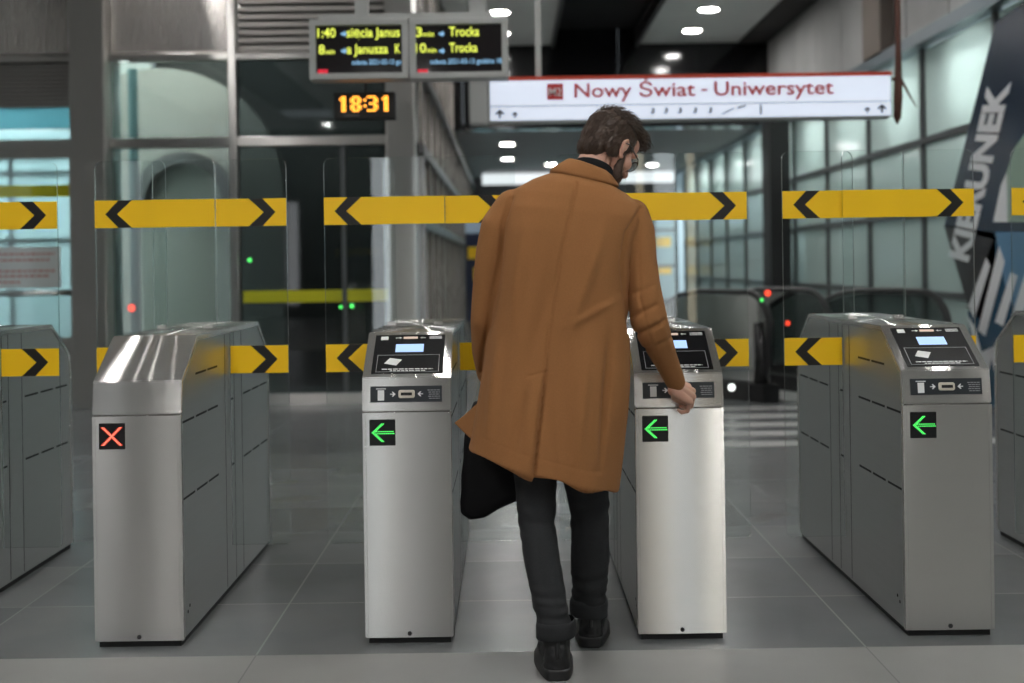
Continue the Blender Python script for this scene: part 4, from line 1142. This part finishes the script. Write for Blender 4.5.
# roll-neck jumper
def neck_ring(c, ax, r, ry):
    q = Vector(ax).normalized().to_track_quat('Z', 'Y').to_matrix(); return [Vector(c)+q@Vector((r*math.cos(2*PI*k/40), ry*math.sin(2*PI*k/40), 0)) for k in range(40)]
bm = bmesh.new(); up = (H(0,-.03,-.06)-NECK).normalized(); c0 = NECK
rr = []
for (a, r) in ((-.06,.075),(-.02,.073),(.012,.071),(.050,.0695),(.066,.067),(.071,.064),(.066,.060),(.03,.060)):
    rr.append(neck_ring(c0+up*a, up, r, r))
ring_loft(bm, rr, cap=False); obj('roll_neck', bm, knit, man, smooth=True)

# ---- coat
YC = 3.87
rows = [ # xl, yl, xr, yr, depth to camera, depth away, Y, squareness
 (556,173,613,185, .080,.065,3.865,2.0),
 (532,180,628,194, .105,.085,3.86,2.0),
 (512,190,641,206, .122,.105,3.86,2.1),
 (503,206,643,219, .135,.120,3.855,2.3),
 (501,228,636,238, .145,.130,3.855,2.4),
 (500,255,630,262, .150,.135,3.855,2.4),
 (495,285,627,292, .150,.135,3.86,2.4),
 (490,315,627,322, .150,.135,3.86,2.4),
 (487,345,628,353, .152,.140,3.86,2.4),
 (484,370,628,384, .157,.145,3.86,2.4),
 (481,392,626,414, .162,.150,3.86,2.4),
 (477,414,623,440, .166,.155,3.86,2.4),
 (473,436,619,468, .170,.160,3.86,2.4),
 (470,449,616,489, .172,.162,3.86,2.4)]
rings = []
for i in range(len(rows)-1):
    a, b_ = rows[i], rows[i+1]
    for s in range(4 if i > 3 else 3):
        t_ = s/(4 if i > 3 else 3); r = [x*(1-t_)+y*t_ for x, y in zip(a, b_)]
        rings.append(sring(P(r[0], r[1], r[6]), P(r[2], r[3], r[6]), r[4], r[5], r[7]))
r = rows[-1]; rings.append(sring(P(r[0], r[1], r[6]), P(r[2], r[3], r[6]), r[4], r[5], r[7]))
bm = bmesh.new(); ring_loft(bm, rings)
# sleeves
v_cap(bm, [P(513,208,3.86), P(500,228,3.86), P(494,252,3.87), P(487,290,3.885), P(484,320,3.905), P(485,350,3.965), P(487,374,4.02)], [.062,.066,.060,.047,.044,.045,.042], seg=24)
v_cap(bm, [P(632,216,3.85), P(638,232,3.845), P(641,258,3.84), P(645,288,3.835), P(649,318,3.84), P(654,334,3.86), P(663,356,3.91), P(672,376,3.955), P(674.5,381.5,3.966)], [.058,.056,.053,.053,.058,.054,.047,.041,.0395], seg=24)
# front hem corner swinging out to the left
def slab(pts, th_):
    A = [bm.verts.new(p) for p in pts]; C2 = [bm.verts.new(p+Vector((.3,1,0)).normalized()*th_) for p in pts]; n = len(pts)
    bm.faces.new(A[::-1]); bm.faces.new(C2)
    for i in range(n): bm.faces.new((A[i], A[(i+1)%n], C2[(i+1)%n], C2[i]))
slab([P(492,392,3.89), P(478,404,3.93), P(466,413,3.97), P(454,423,4.00), P(463,432,3.97), P(476,442,3.90), P(492,446,3.87)], .016)
cm = remesh(bm, .0045, 6, .5)
seam = [(577,183),(571,210),(564,240),(558,272),(552,305),(548,340),(545,372)]
vent = [(545,372),(541,404),(537,440),(533.5,470)]
def to2(p): q_ = P(p[0], p[1], 3.72); return Vector((q_.x, q_.z))
S2 = [to2(p) for p in seam]; V2 = [to2(p) for p in vent]
sl2 = [to2(p) for p in [(655,205)]]
def dist_poly(p, L):
    best = 9; side = 0; tt = 0
    for i, (a, b_) in enumerate(zip(L, L[1:])):
        d_ = b_-a; t_ = max(0, min(1, (p-a).dot(d_)/d_.length_squared)); q_ = a+d_*t_; r_ = (p-q_).length
        if r_ < best: best = r_; side = d_.x*(p.y-a.y)-d_.y*(p.x-a.x); tt = (i+t_)/(len(L)-1)
    return best, side, tt
arm = [to2(p) for p in [(644,207),(628,232),(623,262),(627,300),(631,335)]]      # right armhole line
arml = [to2(p) for p in [(511,196),(503,222),(500,262),(492,310),(482,352),(479,380)]]
sls = [to2(p) for p in [(642,216),(641,250),(643,300),(652,335),(664,365)]]
collar = [to2(p) for p in [(548,178),(566,182),(590,186),(606,193),(618,203)]]
def gs(d_, s_): return math.exp(-(d_/s_)**2)
NC = [v.normal.copy() for v in cm.vertices]; OUT = []
for v, n_ in zip(cm.vertices, NC):
    co = v.co.copy(); back = n_.y < .25
    z = co.z; low = max(0, min(1, (1.30-z)/.5))
    d_ = 0
    w_ = noise.noise(Vector((co.x*5.0, co.y*5.0, z*2.2))+Vector((1,5,2)))*.010
    w_ += noise.noise(Vector((co.x*11, co.y*9, z*5)))*.004
    d_ += w_
    ang = math.atan2(co.y-3.86, co.x-.16)
    d_ += low*.007*math.sin(ang*6+1.2+z*1.5) 
    if back:
        # shoulder-blade drapes falling from the shoulders
        for (pa, pb, amp, wd) in (((526,225),(512,330),.010,.022),((604,225),(566,345),.010,.02),((560,250),(520,390),-.008,.028),((612,330),(600,470),-.013,.013),((500,330),(487,445),.010,.018),((588,350),(574,475),.008,.016),((556,380),(560,470),.006,.02),
                                  ((618,300),(560,330),.005,.012),((525,380),(515,460),-.008,.016)):
            dd, _, tt = dist_poly(Vector((co.x, z)), [to2(pa), to2(pb)]); d_ += 1.5*amp*gs(dd, wd)*math.sin(PI*min(1,max(.0,tt))*.9+.15)
        p2 = Vector((co.x, z))
        dd, sd, tt = dist_poly(p2, S2); d_ -= .0062*gs(dd, .0042)
        dd, sd, tt = dist_poly(p2, V2)
        d_ -= .014*gs(dd, .0055)*min(1, tt*6+.3)
        if dd < .12 and 0 < tt <= 1: d_ += (.013 if sd < 0 else -.002)*gs(dd, .05)*min(1, tt*5)*(1 if z < to2(vent[0]).y else 0)
        dd, sd, tt = dist_poly(p2, arm); d_ -= .011*gs(dd, .007)
        dd, sd, tt = dist_poly(p2, arml); d_ -= .010*gs(dd, .007)
        dd, sd, tt = dist_poly(p2, sls); d_ -= .0035*gs(dd, .0045)
        # horizontal tack at the vent top
        dd, _, _ = dist_poly(p2, [to2((528,376)), to2((545,372))]); d_ -= .004*gs(dd, .004)
        # hem stitch line
        dd, _, _ = dist_poly(p2, [to2((474,437)), to2((534,456)), to2((615,477))]); d_ -= .0012*gs(dd, .004)
    # elbow creases on the right sleeve
    if co.x > P(632,300,3.85).x and z < 1.28:
        for (pa, pb, amp) in (((634,318),(658,306),-.007),((640,336),(667,322),-.008),((650,352),(676,340),-.005),((632,296),(656,286),-.004),((662,322),(676,352),.004)):
            dd, _, _ = dist_poly(Vector((co.x, z)), [to2(pa), to2(pb)]); d_ += amp*gs(dd, .008)
    OUT.append(co + n_*d_)
for v, c_ in zip(cm.vertices, OUT): v.co = c_
# open the coat underneath: carve a neck recess so the collar stands up
coat = mesh_obj('coat', cm, wool, man)
# collar band standing round the neck (folded over)
bm = bmesh.new(); L = []
for (xl_, yl_, xr_, yr_, d0, d1) in ((553,174.5,616,188,.086,.07),(549.5,172.5,619,187,.094,.077),(550.5,169.5,618,184,.0935,.075),(559,163.5,613,177,.083,.068),(566,159.5,609,172.5,.076,.064),(568.5,158.5,606.5,172,.072,.060),(570,161,604,175,.068,.056)):
    L.append(sring(P(xl_, yl_, 3.865), P(xr_, yr_, 3.865), d0, d1, 2.05, 56))
ring_loft(bm, L, cap=False); obj('coat_collar', bm, wool, coat, smooth=True)

# ---- trousers
def leg(name, rows_, shoe_side):
    rings = []
    for i in range(len(rows_)-1):
        a, b_ = rows_[i], rows_[i+1]
        for s in range(5):
            t_ = s/5; r = [x*(1-t_)+y*t_ for x, y in zip(a, b_)]
            rings.append(sring(P(r[0]-r[2], r[1], r[3]), P(r[0]+r[2], r[1], r[3]), r[4], r[4], 2.05, 40))
    r = rows_[-1]; rings.append(sring(P(r[0]-r[2], r[1], r[3]), P(r[0]+r[2], r[1], r[3]), r[4], r[4], 2.05, 40))
    ring_loft(tb_, rings)
tb_ = bmesh.new()
leg('l', [(540,425,32,3.86,.10),(535,455,24,3.855,.092),(535,480,21,3.845,.080),(535.5,500,19.8,3.835,.073),(536,520,18.8,3.825,.068),(541.5,560,18.6,3.795,.066),(549,600,17.5,3.76,.060),(553,616,17.5,3.75,.058),(556,628,17.5,3.743,.057)], -1)
leg('r', [(578,425,32,3.88,.10),(583,455,26,3.895,.092),(585,480,22.5,3.915,.082),(588.5,500,20.5,3.935,.075),(590,520,19.3,3.955,.070),(590,560,19.2,4.00,.066),(589,592,17,4.035,.060),(589,607,16.5,4.05,.058)], 1)
v_ell(tb_, P(558,428,3.875), (.165,.125,.12))
tm = remesh(tb_, .005, 3, .5)
def tdisp(co):
    z = co.z
    zz1 = max(0, 1-abs(z-.47)/.10); zz2 = max(0, 1-abs(z-.20)/.12)
    return (.006*(zz1+.25)*noise.noise(Vector((co.x*14, co.y*10, z*34))) + .007*zz2*noise.noise(Vector((co.x*10, co.y*10, z*50+9))) + .004*noise.noise(co*9))
disp(tm, tdisp)
tr = mesh_obj('trousers', tm, denim, man)
def cuff(cx, cy, hw, Y, tilt):
    bm = bmesh.new(); rings = []
    for (py, e) in ((cy-9,.2),(cy-8.6,1.3),(cy-4,2.2),(cy+2,2.0),(cy+7.5,1.6),(cy+8.4,.6),(cy+7.6,-1.2)):
        rings.append(sring(P(cx-hw-e, py+tilt, Y), P(cx+hw+e, py-tilt, Y), .060+e*.002, .060+e*.002, 2.1, 40))
    ring_loft(bm, rings, cap=False)
    me_ = bpy.data.meshes.new('c'); 
    for v in bm.verts: v.co += (v.co-P(cx,cy,Y)).normalized()*.004*noise.noise(v.co*22)
    return obj('turn_up', bm, denim, tr, smooth=True)
cuff(556, 628, 18, 3.743, 1.5); cuff(589, 606.5, 17, 4.05, -.5)

# ---- shoes (ankle boots with thick soles)
def shoe(hx, hy, yaw, pitch, lift):
    """hx, hy: heel back point on floor"""
    m = Matrix.Translation((hx, hy, 0)) @ Matrix.Rotation(yaw, 4, 'Z') @ Matrix.Rotation(pitch, 4, 'X')
    def outline(k, z, y0=0, n=36):
        pts = []
        for i in range(n):
            a = 2*PI*i/n; yy = .145-.145*math.cos(a); w_ = (.0445+.008*math.sin(min(1,yy/.29)*PI*.9-.5))*k
            w_ *= 1
            pts.append(m @ Vector((abs(math.sin(a))**(.32 if math.cos(a) > 0 else .6)*math.copysign(1, math.sin(a))*w_, yy*(1-.0)+y0, z)))
        return pts
    bm = bmesh.new(); ring_loft(bm, [outline(1.13, .001), outline(1.2, .006), outline(1.18, .026), outline(1.08, .034)])
    sole = obj('shoe_sole', bm, solem, None, smooth=True)
    bm = bmesh.new(); v_ell(bm, m@Vector((0,.055,.062)), (.042,.056,.052), m.to_3x3()); v_ell(bm, m@Vector((0,.20,.048)), (.048,.082,.034), m.to_3x3()); v_ell(bm, m@Vector((0,.13,.062)), (.044,.08,.045), m.to_3x3())
    v_cap(bm, [m@Vector((0,.060,.07)), m@Vector((0,.062,.125))], [.045,.046]); v_cap(bm, [m@Vector((-.012,.036,.04)), m@Vector((-.008,.036,.085))], [.031,.029]); v_cap(bm, [m@Vector((.012,.036,.04)), m@Vector((.008,.036,.085))], [.031,.029])
    v_ell(bm, m@Vector((0,.05,.036)), (.043,.050,.02), m.to_3x3())
    um = remesh(bm, .004, 4, .5)
    disp(um, lambda c: .0016*noise.noise(c*60))
    up_ = mesh_obj('shoe', um, leather, man); sole.parent = up_
    bm = bmesh.new(); tube(bm, [m@Vector((0,.012,.045)), m@Vector((0,.0,.075)), m@Vector((0,.008,.115)), m@Vector((0,.016,.138))], [.007,.007,.008,.006], 8, flat=.5); obj('heel_loop', bm, leather, up_, smooth=True)
    return up_
q1 = P(558, 681, 3.70); q2 = P(590.5, 648, 4.0)
shoe(q1.x, 3.682, math.radians(3), 0, 0); shoe(q2.x, 3.998, math.radians(-6), 0, 0)

# ---- bag in the left hand
BY = 4.15
t = thing('black_bag', 'soft black bag hanging low at the man\'s left side below the coat hem', 'bag', (P(490,517,BY).x, BY, P(490,517,BY).z))
sil = [(474,402),(466,430),(462,470),(460.5,500),(462,512),(470,517.5),(484,516),(500,508),(520,497),(545,490),(552,460),(548,402)]
bm = bmesh.new(); n = len(sil)
mid = P(505,460,BY)
Ls = []
for k_, (dy, sc_) in enumerate(((-.055,.80),(-.045,.93),(-.02,1.0),(.02,1.0),(.045,.93),(.055,.80))):
    Ls.append([mid+(P(px,py,BY)-mid)*sc_+Vector((0,dy,0)) for px, py in sil])
ring_loft(bm, Ls)
me_ = remesh(bm, .005, 5, .5)
disp(me_, lambda c: .006*noise.noise(c*11))
me_.transform(Matrix.Translation(-Vector(t.location)))
mesh_obj('bag_body', me_, simple('bag_cloth', (.006,.006,.007), .8, spec=.2, bump=.3, bscale=300), t)
bm = bmesh.new(); hz = WL+Vector((.030,.016,-.085))
a0, a1 = P(484,405,BY), P(540,405,BY)
tube(bm, [a0, a0+Vector((.015,0,.02)), hz+Vector((.02,.0,-.008)), hz+Vector((.05,.0,.0)), a1+Vector((-.02,0,.05)), a1], .006, 8)
obj('bag_handle', rel(bm, t), leather, t, smooth=True)
# ============================================================ CAMERA, WORLD, VIEW
cam = bpy.data.cameras.new('camera'); co = bpy.data.objects.new('camera', cam); COL.objects.link(co)
c_, s_ = math.cos(TH), math.sin(TH)
R_ = Matrix(((c_, s_, 0), (0, 0, -1), (-s_, c_, 0)))   # columns: right, up, back
co.matrix_world = Matrix.Translation((0, 0, HC)) @ R_.to_4x4()
cam.sensor_width = 36; cam.lens = F/1024*36; cam.shift_x = (512-AX)/1024; cam.shift_y = -(341.5-AY)/1024
cam.dof.use_dof = True; cam.dof.focus_distance = 4.0; cam.dof.aperture_fstop = 1.9; cam.clip_start = .05
sc.camera = co
w = bpy.data.worlds.new('world'); sc.world = w; w.use_nodes = True
bg = w.node_tree.nodes['Background']; bg.inputs[0].default_value = (.82, .92, 1.0, 1); bg.inputs[1].default_value = .6
vs = sc.view_settings; vs.view_transform = 'Standard'; vs.look = 'None'; vs.gamma = 1; vs.exposure = 0.13; vs.use_curve_mapping = False
